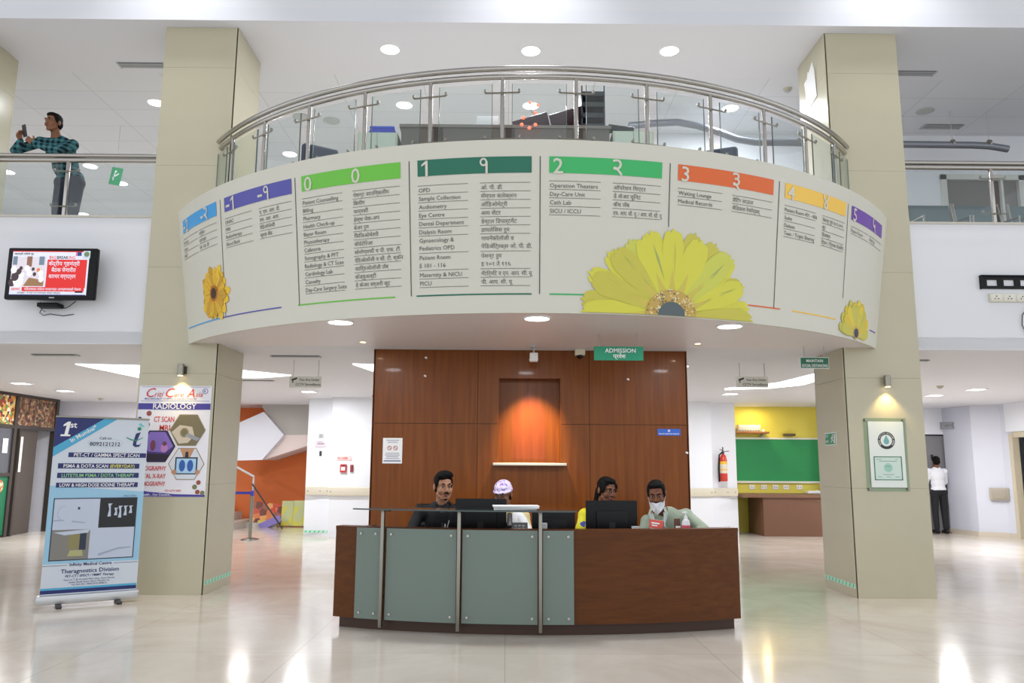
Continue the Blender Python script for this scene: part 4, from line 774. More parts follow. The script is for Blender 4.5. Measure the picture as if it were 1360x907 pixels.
# empty television bracket and sockets
mb = MB()
Yb = 9.18; x0 = 5.615
mb.bb((x0, Yb, 3.645), (x0 + 1.2, Yb + .02, 3.69)); mb.bb((x0, Yb, 3.535), (x0 + 1.2, Yb + .02, 3.57)); mb.bb((x0, Yb - .02, 3.53), (x0 + .02, Yb + .02, 3.69)); mb.bb((x0 + 1.18, Yb - .02, 3.53), (x0 + 1.2, Yb + .02, 3.69))
for x in (0, .21, .41, .62, .82, 1.02): mb.bb((x0 + x + (.0 if x == 0 else 0), Yb + .001, 3.56), (x0 + x + (.08 if x == 0 else .07), Yb + .019, 3.66))
mb.bb((x0, Yb - .025, 3.685), (x0 + 1.2, Yb + .02, 3.697)); single('tv_wall_bracket', 'black slotted wall bracket without a television', 'wall bracket', mb, M_black, smooth=0)
t = thing('socket_strip', 'cream power socket strip below the empty wall bracket', 'power socket', (6.0, 9.19, 3.37)); mb = MB(); mb.rbox((6.0, 9.192, 3.425), (.58, .03, .105), .008); part(t, 'housing', mb, mat('socket_cream', (212, 208, 192), .45))
for i in range(3):
    x = 5.79 + i * .155; mb = MB(); mb.rbox((x, 9.176, 3.425), (.135, .008, .085), .004); so = part(t, 'socket_face', mb, mat('socket_face', (222, 218, 206), .45)); mb = MB()
    for dx, dz in ((0, .018), (-.02, -.012), (.02, -.012)): mb.cyl((x + dx, 9.173, 3.425 + dz), (x + dx, 9.168, 3.425 + dz), .007, n=8)
    part(so, 'socket_holes', mb, M_dark)
mb = MB(); mb.rbox((6.24, 9.165, 3.425), (.05, .04, .05), .01); mb.tube([(6.24, 9.15, 3.4), (6.16, 9.17, 3.33), (6.08, 9.18, 3.22), (6.07, 9.185, 3.1), (6.11, 9.185, 3.0), (6.25, 9.185, 2.93)], .006, 6); part(t, 'plug_and_cable', mb, M_dark)
# ================================================================ reception desk
t = thing('reception_desk', 'curved brown wooden reception desk with frosted glass front', 'reception desk', (.3, 7.2, 0))
def arcslab(th0, th1, r0, r1, z0, z1, step=1.0):
    mb = MB(); n = max(1, round((th1 - th0) / step)); vs = []
    for i in range(n + 1):
        th = th0 + (th1 - th0) * i / n; vs += [ring(th, r0, z0), ring(th, r1, z0), ring(th, r1, z1), ring(th, r0, z1)]
    k = len(vs); mb.add(vs, [(i * 4 + j, i * 4 + (j + 1) % 4, i * 4 + 4 + (j + 1) % 4, i * 4 + 4 + j) for i in range(n) for j in range(4)] + [(0, 1, 2, 3), (k - 4, k - 3, k - 2, k - 1)])
    return mb
part(t, 'front_panel', arcslab(-21.75, 21.3, 4.92, 4.95, .095, .85), M_deskwood, 30)
part(t, 'top_rail', arcslab(-21.75, 21.3, 4.83, 4.955, .85, .882), M_deskwood, 30)
part(t, 'plinth', arcslab(-21.4, 20.95, 4.84, 4.89, 0, .095), M_darkwood, 30)
part(t, 'worktop', arcslab(-21.6, 21.2, 4.32, 4.92, .715, .745), M_deskwood, 30)
for a, b in ((-21.75, -21.35), (20.9, 21.3)): part(t, 'end_panel', arcslab(a, b, 4.3, 4.93, .095, .85, .4), M_deskwood, 30)
part(t, 'back_panel', arcslab(-21.3, 20.9, 4.86, 4.88, .095, .715), M_darkwood, 30)
for a, b in ((-19.1, -16.35), (-15.75, -8.38), (-7.8, -.32), (.2, 3.25)):
    gp = part(t, 'frosted_panel', arcslab(a, b, 4.965, 4.977, .1, .875, .5), M_frost, 30)
    for th in (a + .55, b - .55):
        for z in (.15, .825): mb = MB(); mb.cyl(ring(th, 4.95, z), ring(th, 4.988, z), .011, n=12); part(gp, 'glass_stud', mb, M_steel)
for th in (-16.05, -8.08, -.06):
    mb = MB(); mb.rbox(ring(th, 5.0, .54), (.03, .03, 1.0), .003, rz=rad(th)); mb.cyl(ring(th, 4.95, .3), ring(th, 5.0, .3), .008); mb.cyl(ring(th, 4.95, .7), ring(th, 5.0, .7), .008)
    mb.rbox(ring(th, 4.93, 1.025), (.03, .16, .014), .003, rz=rad(th)); part(t, 'shelf_post', mb, M_steel2)
part(t, 'glass_shelf', arcslab(-19.1, 3.5, 4.76, 5.06, 1.034, 1.046, .5), [mat('shelf_glass', (44, 62, 58), .08, coat=.5)], 30)

def monitor(label, c, w, h, rz, screen='back', stand=True, tilt=0):
    x, y, z0 = c; t = thing('computer_monitor', label, 'computer monitor', (x, y, .745), 'black computer monitors on the desk')
    R = Matrix.Rotation(rz, 3, 'Z') @ Matrix.Rotation(tilt, 3, 'X'); C0 = V(x, y, z0 + h / 2)
    mb = MB(); mb.rbox(C0, (w, .028, h), .008, R=R); mb.rbox(C0 + R @ V(0, -.025, -.02), (w * .62, .03, h * .55), .012, R=R); part(t, 'housing', mb, M_black)
    mb = MB(); mb.rbox(C0 + R @ V(0, .0145, .005), (w - .03, .002, h - .04), .0005, R=R); part(t, 'screen', mb, mat('screen_glow', (120, 150, 190), .2, emit=.4))
    mb = MB(); mb.rbox((x, y - .03, (z0 + h * .4 + .745) / 2), (.06, .025, max(.05, z0 + h * .4 - .745)), .006, rz=rz); mb.lathe([(.105, .745), (.105, .753), (.03, .762)], (x, y - .0, 0), 20); part(t, 'stand', mb, M_black); return t
monitor('black monitor back under the glass shelf, before man in black shirt', (-.23, 7.45, .80), .47, .325, rad(-2))
monitor('black monitor beneath empty end of the glass shelf', (.44, 7.5, .79), .4, .225, rad(4))
monitor('large black monitor standing before the woman in yellow', (.97, 7.45, .80), .48, .315, rad(6))
# telephone
t = thing('desk_telephone', 'black desk telephone beneath the stacked papers', 'telephone', (.1, 7.42, .745))
mb = MB(); mb.prism([(-.0, 7.34, .745), (.2, 7.34, .745), (.2, 7.36, .8), (0, 7.36, .8)], (0, .01, 0)); mb.prism([(0, 7.34, .745), (0, 7.52, .745), (0, 7.52, .90), (0, 7.48, .91), (0, 7.34, .80)], (.2, 0, 0)); part(t, 'housing', mb, M_black, 0)
mb = MB(); mb.rbox((.035, 7.45, .93), (.05, .2, .045), .018, R=Matrix.Rotation(rad(34), 3, 'X')); part(t, 'handset', mb, M_dark)
mb = MB()
for i in range(3):
    for j in range(4): mb.rbox((.09 + i * .035, 7.36 + j * .028, .818 + j * .021), (.024, .018, .008), .002, R=Matrix.Rotation(rad(37), 3, 'X'))
part(t, 'keypad', mb, M_grey)
# small white device and keyboard-like box between the monitors
mb = MB(); mb.rbox((.42, 7.33, .8), (.16, .08, .11), .008); mb.rbox((.345, 7.37, .85), (.06, .05, .13), .006); mb.rbox((.53, 7.33, .795), (.19, .07, .1), .006); single('card_printer', 'pale grey card machine beside the empty shelf end monitor', 'card machine', mb, M_lgrey)
# pen cup
t = thing('pen_cup', 'dark cup of pens beneath the shelf before man in black', 'pen cup', (-.56, 7.4, .745)); mb = MB(); mb.lathe([(.035, .745), (.038, .84), (.034, .84), (.033, .76)], (-.56, 7.4, 0), 18); part(t, 'cup', mb, M_black)
for dx, dy, z, m in ((.045, 0, .93, M_lgrey), (-.02, .01, .91, M_dark), (.01, -.02, .9, M_paper)): mb = MB(); mb.cyl((-.56, 7.4, .76), (-.56 + dx, 7.4 + dy, z), .0045, n=8); part(t, 'pen', mb, m)
# papers on the glass shelf
for i, (x, y, rz, w, l) in enumerate(((.085, 7.08, .05, .40, 'white printed papers topmost of the stack on glass shelf'), (.1, 7.09, -.04, .38, 'white paper pad beneath the topmost papers on glass shelf'), (.08, 7.1, .02, .37, 'lowest white folder of the stack on glass shelf'))):
    mb = MB(); zz = 1.0475 + (2 - i) * .012; mb.rbox((x, y, zz + .006), (w, .2, .0115), .002, rz=rz); single('paper_stack', l, 'papers', mb, M_paper, 'papers stacked on the glass shelf')
# leaflet, bottle, cup
t = thing('leaflet', 'red and white leaflet standing before the masked man', 'leaflet', (1.36, 7.36, .745)); R = Matrix.Rotation(rad(-12), 3, 'X') @ Matrix.Rotation(rad(8), 3, 'Y')
mb = MB(); mb.box((1.36, 7.36, .85), (.115, .004, .2), R=R); part(t, 'sheet', mb, M_paper, 0)
mb = MB(); mb.box(V(1.36, 7.36, .85) + R @ V(-.005, -.003, .06), (.125, .004, .075), R=R); part(t, 'red_header', mb, mat('leaflet_red', (226, 84, 70), .5), 0)
fl_ = plane(V(1.36, 7.36, .85) + R @ V(-.005, -.006, .06), R @ V(1, 0, 0), R @ V(0, 0, 1), R @ V(0, -1, 0))
mb = MB(); mb.rect(fl_, -.045, .0, .03, .014, .001); mb.rect(fl_, -.04, -.02, .01, -.008, .001); part(t, 'white_print', mb, M_paper, 0)
t = thing('sanitiser_bottle', 'clear sanitiser pump bottle with pink label on desk', 'sanitiser bottle', (1.64, 7.4, .745)); c = (1.64, 7.4, 0)
mb = MB(); mb.lathe([(.036, .745), (.038, .75), (.038, .92), (.03, .945), (.015, .955)], c, 20); part(t, 'bottle_body', mb, mat('bottle_clear', (226, 226, 230), .15, coat=.3))
mb = MB(); mb.lathe([(.0388, .82), (.0388, .9)], c, 20); part(t, 'bottle_label', mb, mat('label_pink', (224, 84, 104), .45))
mb = MB(); mb.lathe([(.018, .952), (.018, .975), (.008, .98), (.007, 1.005), (.014, 1.008), (.014, 1.02), (.004, 1.022)], c, 14); mb.rbox((1.625, 7.385, 1.013), (.05, .014, .012), .004, rz=.6); part(t, 'pump', mb, M_paper)
t = thing('card_holder', 'brown card holder beside the sanitiser bottle', 'card holder', (1.57, 7.45, .745)); mb = MB(); mb.rbox((1.57, 7.45, .85), (.05, .03, .21), .004); part(t, 'holder', mb, mat('holder_brown', (92, 52, 30), .45)); mb = MB(); mb.rbox((1.575, 7.428, .83), (.045, .006, .12), .002); part(t, 'cards', mb, M_paper)
t = thing('paper_cup', 'white paper cup beside the large monitor', 'cup', (1.17, 7.35, .745)); mb = MB(); mb.lathe([(.026, .745), (.033, .885), (.03, .885), (.024, .75)], (1.17, 7.35, 0), 18); part(t, 'cup_body', mb, M_paper); mb = MB(); mb.lathe([(.033, .88), (.0355, .885), (.033, .89), (.031, .885)], (1.17, 7.35, 0), 18); part(t, 'rim', mb, M_lgrey)

# ================================================================ people
def remesh(name, mb, m, voxel, smooth_it=3, parent=None, disp=0):
    me = mb.mesh('t', m, 0); o = bpy.data.objects.new('t', me); COL.objects.link(o)
    r = o.modifiers.new('r', 'REMESH'); r.mode = 'VOXEL'; r.voxel_size = voxel
    s = o.modifiers.new('s', 'SMOOTH'); s.factor = .5; s.iterations = smooth_it
    if disp:
        tx = bpy.data.textures.new('t', 'CLOUDS'); tx.noise_scale = .018; d = o.modifiers.new('d', 'DISPLACE'); d.texture = tx; d.strength = disp; d.mid_level = .5
    bpy.context.view_layer.update(); dg = bpy.context.evaluated_depsgraph_get()
    out = bpy.data.meshes.new_from_object(o.evaluated_get(dg)); bpy.data.objects.remove(o); out.name = name
    out.materials.clear(); out.materials.append(m); out.polygons.foreach_set('use_smooth', [True] * len(out.polygons)); out.polygons.foreach_set('material_index', [0] * len(out.polygons))
    org = ORG[parent]; out.transform(Matrix.Translation(-org)); p = bpy.data.objects.new(name, out); COL.objects.link(p); p.parent = parent; ORG[p] = org; return p
def axes(xd, zd):
    z = zd.normalized(); x = (xd - z * xd.dot(z)).normalized(); y = z.cross(x); return Matrix((x, y, z)).transposed()
def hand(mb, w, d, pn, side, curl=.6, k=1.0):
    # w wrist, d towards the fingers, pn palm normal; side +1 when the thumb lies towards d x pn
    d = d.normalized(); pn = (pn - d * pn.dot(d)).normalized(); s = d.cross(pn) * side
    R = Matrix((s, -pn, d)).transposed()
    mb.ell(w + d * .045 * k, (.04 * k, .016 * k, .052 * k), R, 12); mb.cap(w - d * .02, w + d * .03, .024 * k, .026 * k, 10)
    for i, (off, L) in enumerate(((.028, .072), (.0095, .082), (-.0095, .076), (-.028, .06))):
        p = w + d * .085 * k + s * off * k; a = 0; q = p
        for j, f in enumerate((.45, .32, .26)):
            a += curl * (.5 if j == 0 else 1); dd = d * math.cos(a) + pn * math.sin(a); n = q + dd * L * f * k
            mb.cap(q, n, (.0088 - j * .0008) * k, (.0083 - j * .0008) * k, 8); q = n
    p = w + d * .03 * k + s * .03 * k; q = p + (d * .6 + s * .75 + pn * .35).normalized() * .04 * k; r = q + (d * .85 + s * .2 + pn * .5).normalized() * .034 * k
    mb.cap(p, q, .012 * k, .0105 * k, 8); mb.cap(q, r, .0102 * k, .008 * k, 8)
SK1, SK2, SK3 = mat('skin_light_brown', (172, 126, 98), .6, spec=.25), mat('skin_brown', (140, 96, 72), .6, spec=.25), mat('skin_dark_brown', (122, 80, 60), .6, spec=.25)
HAIR = mat('black_hair', (17, 15, 15), .75, noise=(60, .4), spec=.15); EYEW = mat('eye_white', (150, 138, 130), .5); IRIS = mat('iris', (30, 20, 16), .2); LIP = mat('lip', (130, 74, 66), .45)
def human(label, skin, J, hx, hs, loc, shirt, trousers, hair='short', sleeve='long', hands=None, name='person', seated=False, beard=None, scale=1.0, fat=1.0, legs=True, feet=True):
    """J: joints in world space. hx: head rotation matrix (local -Y is the face). hs: head size."""
    t = thing(name, label, 'person', loc)
    b = MB(); cl = MB(); tr = MB(); sd = J['shR'] - J['shL']; sp = J['neck'] - J['pelvis']; R = axes(sd, sp)
    ch = J['pelvis'].lerp(J['neck'], .68); wa = J['pelvis'].lerp(J['neck'], .33)
    for m, g, vis in ((b, 0, 1), (cl, .014, 1)):
        m.ell(ch, ((.165 + g) * fat, (.1 + g) * fat, .19 + g), R); m.ell(wa, ((.145 + g) * fat, (.095 + g) * fat, .17 + g), R); m.ell(J['pelvis'], ((.16 + g) * fat, (.11 + g) * fat, .12 + g), R)
        m.cap(J['shL'], J['shR'], .055 + g, .055 + g); m.cap(J['neck'] if m is b else J['neck'].lerp(ch, .3), ch, .06 + g * .6, .09 + g)
        for s in 'LR':
            m.ell(J['sh' + s], (.06 + g, .06 + g, .06 + g)); m.cap(J['sh' + s], J['el' + s], .05 + g, .04 + g)
            if m is b or sleeve == 'long': m.cap(J['el' + s], J['wr' + s], .039 + g, .027 + g * .9)
    if sleeve == 'short':
        cl = MB(); g = .014
        cl.ell(ch, ((.165 + g) * fat, (.1 + g) * fat, .19 + g), R); cl.ell(wa, ((.145 + g) * fat, (.095 + g) * fat, .17 + g), R); cl.ell(J['pelvis'], ((.16 + g) * fat, (.11 + g) * fat, .12 + g), R); cl.cap(J['shL'], J['shR'], .069, .069)
        for s in 'LR': cl.ell(J['sh' + s], (.076, .076, .076)); cl.cap(J['sh' + s], J['sh' + s].lerp(J['el' + s], .72), .066, .066)
    for s in 'LR':
        b.cap(J['hip' + s], J['kn' + s], .078, .055); b.cap(J['kn' + s], J['an' + s], .055, .036); td = J['toe' + s] - J['an' + s]; b.cap(J['an' + s] + td * .1 - V(0, 0, .03), J['toe' + s], .036, .03)
        tr.cap(J['hip' + s], J['kn' + s], .094, .07); tr.cap(J['kn' + s], J['an' + s].lerp(J['kn' + s], .06), .069, .058)
    tr.ell(J['pelvis'] - V(0, 0, .02), (.178 * fat, .128 * fat, .125), R); tr.cap(J['hipL'], J['hipR'], .105, .105)
    if hands:
        for s, (d, pn, sg, cu) in hands.items(): hand(b, J['wr' + s], V(*d), V(*pn), sg, cu)
    # head, on the neck
    H = J['head']; k = hs; P = lambda x, y, z: H + hx @ V(x * k, y * k, z * k)
    E = lambda c, r, m=b, n=16: m.ell(P(*c), [q * k for q in r], hx, n)
    b.cap(J['neck'], P(0, .025, -.06), .056 * k, .05 * k); b.cap(J['neck'] - sp.normalized() * .03, J['neck'] + sp.normalized() * .03, .07, .06)
    E((0, .012, .03), (.073, .092, .083)); E((0, -.02, -.03), (.061, .07, .078)); E((0, -.05, -.078), (.038, .034, .032)); E((0, -.066, -.096), (.022, .018, .016))
    for s in (-1, 1):
        E((s * .037, -.055, -.03), (.027, .026, .03)); E((s * .078, .012, -.005), (.009, .02, .032)); E((s * .012, -.09, -.034), (.008, .009, .0075)); E((s * .03, -.079, .026), (.026, .012, .009)); b.cap(P(s * .05, -.02, -.06), P(s * .02, -.055, -.092), .02 * k, .018 * k)
    b.cap(P(0, -.08, .016), P(0, -.1, -.027), .0085 * k, .0125 * k); E((0, -.09, -.057), (.022, .009, .005)); E((0, -.089, -.068), (.019, .009, .006))
    remesh('body', b, skin, .0048, 2, t)
    remesh('shirt', cl, shirt, .009, 4, t)
    remesh('trousers', tr, trousers, .010, 4, t)
    if feet:
        for s in 'LR':
            sh = MB(); td = J['toe' + s] - J['an' + s]; a0 = J['an' + s] - td * .25; sh.cap(V(a0.x, a0.y, J['toe' + s].z), J['toe' + s], .045, .042); sh.cap(J['an' + s] - V(0, 0, .02), J['an' + s] + td * .35 - V(0, 0, .035), .046, .04)
            for i, v in enumerate(sh.v): sh.v[i] = (v[0], v[1], max(v[2], J['toe' + s].z - .036))
            remesh('shoe', sh, M_black, .008, 2, t)
    for s in (-1, 1):
        m = MB(); m.ell(P(s * .031, -.0765, .006), (.0125 * k, .0085 * k, .006 * k), hx, 12); ey = part(t, 'eye', m, EYEW)
        m = MB(); m.ell(P(s * .031, -.084, .006), (.0062 * k, .003 * k, .006 * k), hx, 10); part(ey, 'iris', m, IRIS)
        m = MB(); m.tube([P(s * .013, -.0915, .026), P(s * .03, -.092, .032), P(s * .05, -.08, .028)], [.003 * k, .0048 * k, .002 * k], 8); part(t, 'eyebrow', m, HAIR)
    m = MB(); m.ell(P(0, -.0955, -.057), (.021 * k, .0055 * k, .004 * k), hx); m.ell(P(0, -.0945, -.067), (.018 * k, .006 * k, .005 * k), hx); part(t, 'lips', m, LIP)
    if beard:
        m = MB(); m.tube([P(-.027, -.0885, -.056), P(-.012, -.1, -.046), P(.012, -.1, -.046), P(.027, -.0885, -.056)], [.0025 * k, .0055 * k, .0055 * k, .0025 * k], 8)
        if beard == 'goatee': m.ell(P(0, -.076, -.1), (.017 * k, .009 * k, .009 * k), hx)
        part(t, 'facial_hair', m, HAIR)
    h = MB()
    def HE(c, r): h.ell(P(*c), [q * k for q in r], hx)
    if hair in ('short', 'quiff'):
        HE((0, .022, .052), (.079, .092, .078)); HE((0, .05, .0), (.074, .062, .075))
        for s in (-1, 1): HE((s * .066, .0, .035), (.014, .045, .045))
        if hair == 'quiff': HE((0, -.025, .105), (.07, .062, .036)); HE((-.02, -.05, .092), (.05, .035, .028)); HE((.03, -.04, .1), (.045, .035, .03))
        else: HE((0, -.02, .093), (.064, .06, .03))
    elif hair == 'ponytail':
        HE((0, .02, .046), (.08, .094, .08)); HE((0, .05, -.01), (.074, .06, .075)); HE((0, .11, -.02), (.04, .04, .045)); h.cap(P(0, .12, -.03), P(-.02, .12, -.2), .035 * k, .025 * k)
        for s in (-1, 1): HE((s * .068, -.005, .03), (.014, .06, .055))
        HE((0, -.025, .088), (.06, .055, .03))
    elif hair == 'under_cap':
        HE((0, .045, -.02), (.075, .06, .07)); HE((.0, .1, -.07), (.035, .03, .04))
    remesh('hair', h, HAIR, .0055, 2, t, .006 if hair == 'quiff' else .003)
    t['_p'] = 0; del t['_p']
    return t, P, k, R, ch
def HR(yaw, pitch=0, roll=0): return Matrix.Rotation(rad(yaw), 3, 'Z') @ Matrix.Rotation(rad(pitch), 3, 'X') @ Matrix.Rotation(rad(roll), 3, 'Y')
def seated(x, y, head, neck, shL, shR, elL, elR, wrL, wrR, turn=0):
    J = dict(pelvis=V(x, y + .06, .57), neck=V(*neck), head=V(*head), shL=V(*shL), shR=V(*shR), elL=V(*elL), elR=V(*elR), wrL=V(*wrL), wrR=V(*wrR))
    for s, k in (('L', -1), ('R', 1)):
        J['hip' + s] = V(x + k * .095, y + .04, .55); J['kn' + s] = V(x + k * .12, y - .3, .53); J['an' + s] = V(x + k * .12, y - .3, .1); J['toe' + s] = V(x + k * .13, y - .43, .04)
    return J
def chair(x, y, label, back=1.02):
    t = thing('office_chair', label, 'chair', (x, y, 0), 'black office chairs behind the desk')
    mb = MB(); mb.rbox((x, y, .395), (.48, .46, .07), .03); part(t, 'seat', mb, M_black)
    mb = MB(); mb.rbox((x, y + .265, back - .25), (.46, .05, .5), .025); part(t, 'backrest', mb, M_black)
    mb = MB()
    for z in (back - .08, back - .2, back - .32): mb.rbox((x, y + .237, z), (.4, .014, .02), .004)
    part(t, 'back_ribs', mb, M_dark)
    mb = MB(); mb.rbox((x, y + .27, .5), (.07, .03, .25), .008); mb.cyl((x, y, .12), (x, y, .42), .03); part(t, 'column', mb, M_dark)
    for i in range(5):
        a = 2 * PI * i / 5 + .3; mb = MB(); e = V(x + .27 * math.cos(a), y + .27 * math.sin(a), .07); mb.tube([(x, y, .12), e], [.022, .016], 8); lg = part(t, 'base_arm', mb, M_dark); mb = MB(); mb.ell((e.x, e.y, .03), (.028, .028, .03), None, 12); part(lg, 'caster', mb, M_black)
    return t
BLK = mat('black_cloth', (20, 20, 23), .8, noise=(30, .15)); DKT = mat('dark_trousers', (34, 34, 40), .8)
# man in black shirt
chair(-.68, 7.98, 'black office chair of the man in black shirt', 1.04)
J = seated(-.62, 7.92, (-.605, 7.8, 1.222), (-.62, 7.86, 1.06), (-.825, 7.89, .98), (-.42, 7.87, .98), (-.91, 7.78, .8), (-.36, 7.74, .78), (-.72, 7.6, .775), (-.46, 7.6, .775))
t, P, k, R, ch = human('young man in black shirt seated behind the glass shelf', SK1, J, HR(22, 3), 1.12, (-.62, 7.92, 0), BLK, DKT, 'quiff', hands={'L': ((.3, -.9, 0), (0, 0, -1), -1, .3), 'R': ((-.2, -.95, 0), (0, 0, -1), 1, .3)}, beard='goatee')
mb = MB()
for s in (-1, 1): mb.add([P(s * .052, .0, -.125), P(s * .06, -.06, -.15), P(s * .012, -.1, -.205), P(s * .05, -.1, -.21), P(s * .075, -.05, -.16), P(s * .07, .0, -.135)], [(0, 1, 2, 3, 4, 5)])
part(t, 'collar', mb, BLK, 0)
# woman with patterned cap
chair(.02, 8.1, 'black office chair of the woman in lilac cap', .92)
J = seated(.01, 8.02, (-.03, 7.9, 1.15), (-.0, 7.96, 1.0), (-.17, 7.98, .93), (.17, 7.98, .925), (-.2, 7.86, .76), (.22, 7.86, .75), (-.09, 7.68, .775), (.12, 7.68, .775))
CRM = mat('cream_cloth', (226, 206, 150), .8); 
t, P, k, R, ch = human('woman in lilac patterned cap and cream coat behind a monitor', SK2, J, HR(-20, 16), 1.06, (.01, 8.02, 0), CRM, DKT, 'under_cap', hands={'L': ((.3, -.9, 0), (0, 0, -1), -1, .3), 'R': ((-.3, -.9, 0), (0, 0, -1), 1, .3)}, fat=.92)
mb = MB(); mb.ell(P(0, .018, .055), (.083 * k, .1 * k, .076 * k), HR(-20, 16)); mb.tube([P(.08 * math.cos(a), .012 + .098 * math.sin(a), .035) for a in [2 * PI * i / 20 for i in range(20)]], .012 * k, 8, True)
cap_m = mosaic_mat('lilac_cap', [(226, 206, 236), (234, 220, 242), (150, 120, 200), (230, 214, 240), (236, 224, 240)], 55); remesh('cap', mb, cap_m, .006, 2, t)
sh = MB(); sh.cap(J['shR'] + V(-.03, -.05, .0), J['elR'] + V(0, -.02, .02), .055, .058); sh.ell(ch + V(.09, -.06, 0), (.08, .07, .14)); remesh('white_wrap', sh, M_paper, .009, 3, t)
mb = MB()
for s in (-1, 1): mb.tube([P(s * (.031 + .02 * math.cos(a)), -.1, .003 + .016 * math.sin(a)) for a in [2 * PI * i / 14 for i in range(14)]], .0015, 6, True)
mb.tube([P(-.011, -.1, .005), P(.011, -.1, .005)], .0015, 6); part(t, 'glasses', mb, M_dark)
# woman in yellow
chair(1.0, 8.12, 'black office chair of the woman in yellow', .92)
J = seated(1.0, 8.04, (.985, 7.9, 1.192), (.955, 7.97, 1.02), (.78, 7.97, .945), (1.13, 8.0, .945), (.715, 7.86, .76), (1.2, 7.88, .76), (.76, 7.68, .775), (1.08, 7.68, .775))
YEL = mosaic_mat('yellow_blue_print', [(228, 218, 40), (232, 224, 60), (228, 216, 40), (70, 84, 170), (224, 214, 40), (90, 96, 150)], 16, rough=.8)
human('woman in yellow printed top with black ponytail behind large monitor', SK3, J, HR(28, 8, 4), 1.08, (1.0, 8.04, 0), YEL, DKT, 'ponytail', 'short', {'L': ((.3, -.9, 0), (0, 0, -1), -1, .3), 'R': ((-.2, -.9, 0), (0, 0, -1), 1, .3)}, fat=.95)
# masked man leaning over
chair(1.72, 8.08, 'black office chair of the masked man', .84)
J = seated(1.72, 8.0, (1.43, 7.68, 1.16), (1.5, 7.8, 1.0), (1.36, 7.78, .9), (1.75, 7.88, .955), (1.28, 7.68, .77), (1.89, 7.72, .83), (1.36, 7.52, .775), (1.66, 7.6, .78))
GRN = mat('pale_green_shirt', (158, 170, 150), .75, noise=(90, .06, (1, 1, .05)))
t, P, k, R, ch = human('man in pale green shirt with white mask under nose leaning over desk', SK3, J, HR(-14, 12, -4), 1.1, (1.72, 8.0, 0), GRN, DKT, 'short', hands={'L': ((.3, -.9, 0), (0, 0, -1), -1, .4), 'R': ((-.8, -.6, 0), (0, 0, -1), 1, .4)}, beard='moustache', fat=1.0)
mb = MB(); q = [(-.068, -.03, -.05), (-.034, -.1, -.04), (0, -.126, -.042), (.034, -.1, -.04), (.068, -.03, -.05), (.062, -.035, -.09), (.034, -.095, -.12), (0, -.115, -.145), (-.034, -.095, -.12), (-.062, -.035, -.09)]
ctr = (0, -.134, -.085); vs = [P(*c) for c in q] + [P(*ctr)]; mb.add(vs, [(i, (i + 1) % 10, 10) for i in range(10)])
for s in (-1, 1): mb.tube([P(s * .062, -.035, -.05), P(s * .078, .0, -.01), P(s * .082, .025, .02)], .0018, 6)
mk = part(t, 'face_mask', mb, mat('mask_white', (232, 234, 240), .7), 30)
mb = MB()
for s in (-1, 1): mb.add([P(s * .045, .01, -.115), P(s * .06, -.05, -.14), P(s * .03, -.07, -.215), P(s * .062, -.06, -.225), P(s * .085, -.03, -.15), P(s * .065, .01, -.11)], [(0, 1, 2, 3, 4, 5)])
part(t, 'collar', mb, mat('collar_pale', (206, 220, 208), .7), 0)
mb = MB(); mb.tube([P(-.05, -.05, -.14), P(-.02, -.1, -.25), ch + V(.0, -.17, -.06)], .005, 6); mb.tube([P(.05, -.05, -.14), P(.05, -.1, -.25), ch + V(.0, -.17, -.06)], .005, 6); part(t, 'lanyard', mb, mat('lanyard', (226, 230, 232), .6))
# man on the upper floor
PLD = mat('teal_plaid', (44, 96, 104), .85, spec=.1); nt = PLD.node_tree; b_ = nt.nodes['Principled BSDF']; tc = nt.nodes.new('ShaderNodeTexCoord'); cur = None
for ax, (sx, sz) in enumerate(((1, 0), (0, 1))):
    mp = nt.nodes.new('ShaderNodeMapping'); mp.inputs['Scale'].default_value = (8 * sx, 0, 8 * sz); w = nt.nodes.new('ShaderNodeTexWave'); w.inputs['Scale'].default_value = .62 if ax else .62; w.bands_direction = 'X' if not ax else 'Z'
    nt.links.new(tc.outputs['Object'], mp.inputs[0]); nt.links.new(mp.outputs[0], w.inputs[0]); rp = nt.nodes.new('ShaderNodeValToRGB'); rp.color_ramp.elements[0].position = .45; rp.color_ramp.elements[1].position = .55
    rp.color_ramp.elements[0].color = lin((26, 36, 46)); rp.color_ramp.elements[1].color = lin((74, 128, 134)); nt.links.new(w.outputs[0], rp.inputs[0])
    if cur is None: cur = rp.outputs[0]
    else:
        mx = nt.nodes.new('ShaderNodeMix'); mx.data_type = 'RGBA'; mx.inputs[0].default_value = .5; nt.links.new(cur, mx.inputs[6]); nt.links.new(rp.outputs[0], mx.inputs[7]); nt.links.new(mx.outputs[2], b_.inputs['Base Color'])
J = dict(pelvis=V(-5.6, 9.76, 5.0), neck=V(-5.73, 9.6, 5.5), head=V(-5.745, 9.53, 5.665), shL=V(-5.9, 9.56, 5.42), shR=V(-5.55, 9.66, 5.43), elL=V(-6.07, 9.34, 5.22), elR=V(-5.6, 9.36, 5.225), wrL=V(-6.0, 9.32, 5.33), wrR=V(-5.83, 9.32, 5.31))
for s, kx in (('L', -1), ('R', 1)):
    J['hip' + s] = V(-5.6 + kx * .09, 9.76, 4.96); J['kn' + s] = V(-5.6 + kx * .1, 9.72, 4.58); J['an' + s] = V(-5.6 + kx * .1, 9.78, 4.24); J['toe' + s] = V(-5.6 + kx * .11 - .05, 9.62, 4.19)
human('man in teal plaid shirt leaning on the upper railing with phone', SK2, J, HR(-16, 2), 1.06, (-5.6, 9.76, 4.15), PLD, mat('navy_trousers', (44, 48, 62), .8), 'short', hands={'L': ((-.1, -.1, .9), (.9, -.3, .1), -1, .8), 'R': ((-.8, -.1, .5), (.3, .9, -.2), -1, .9)})
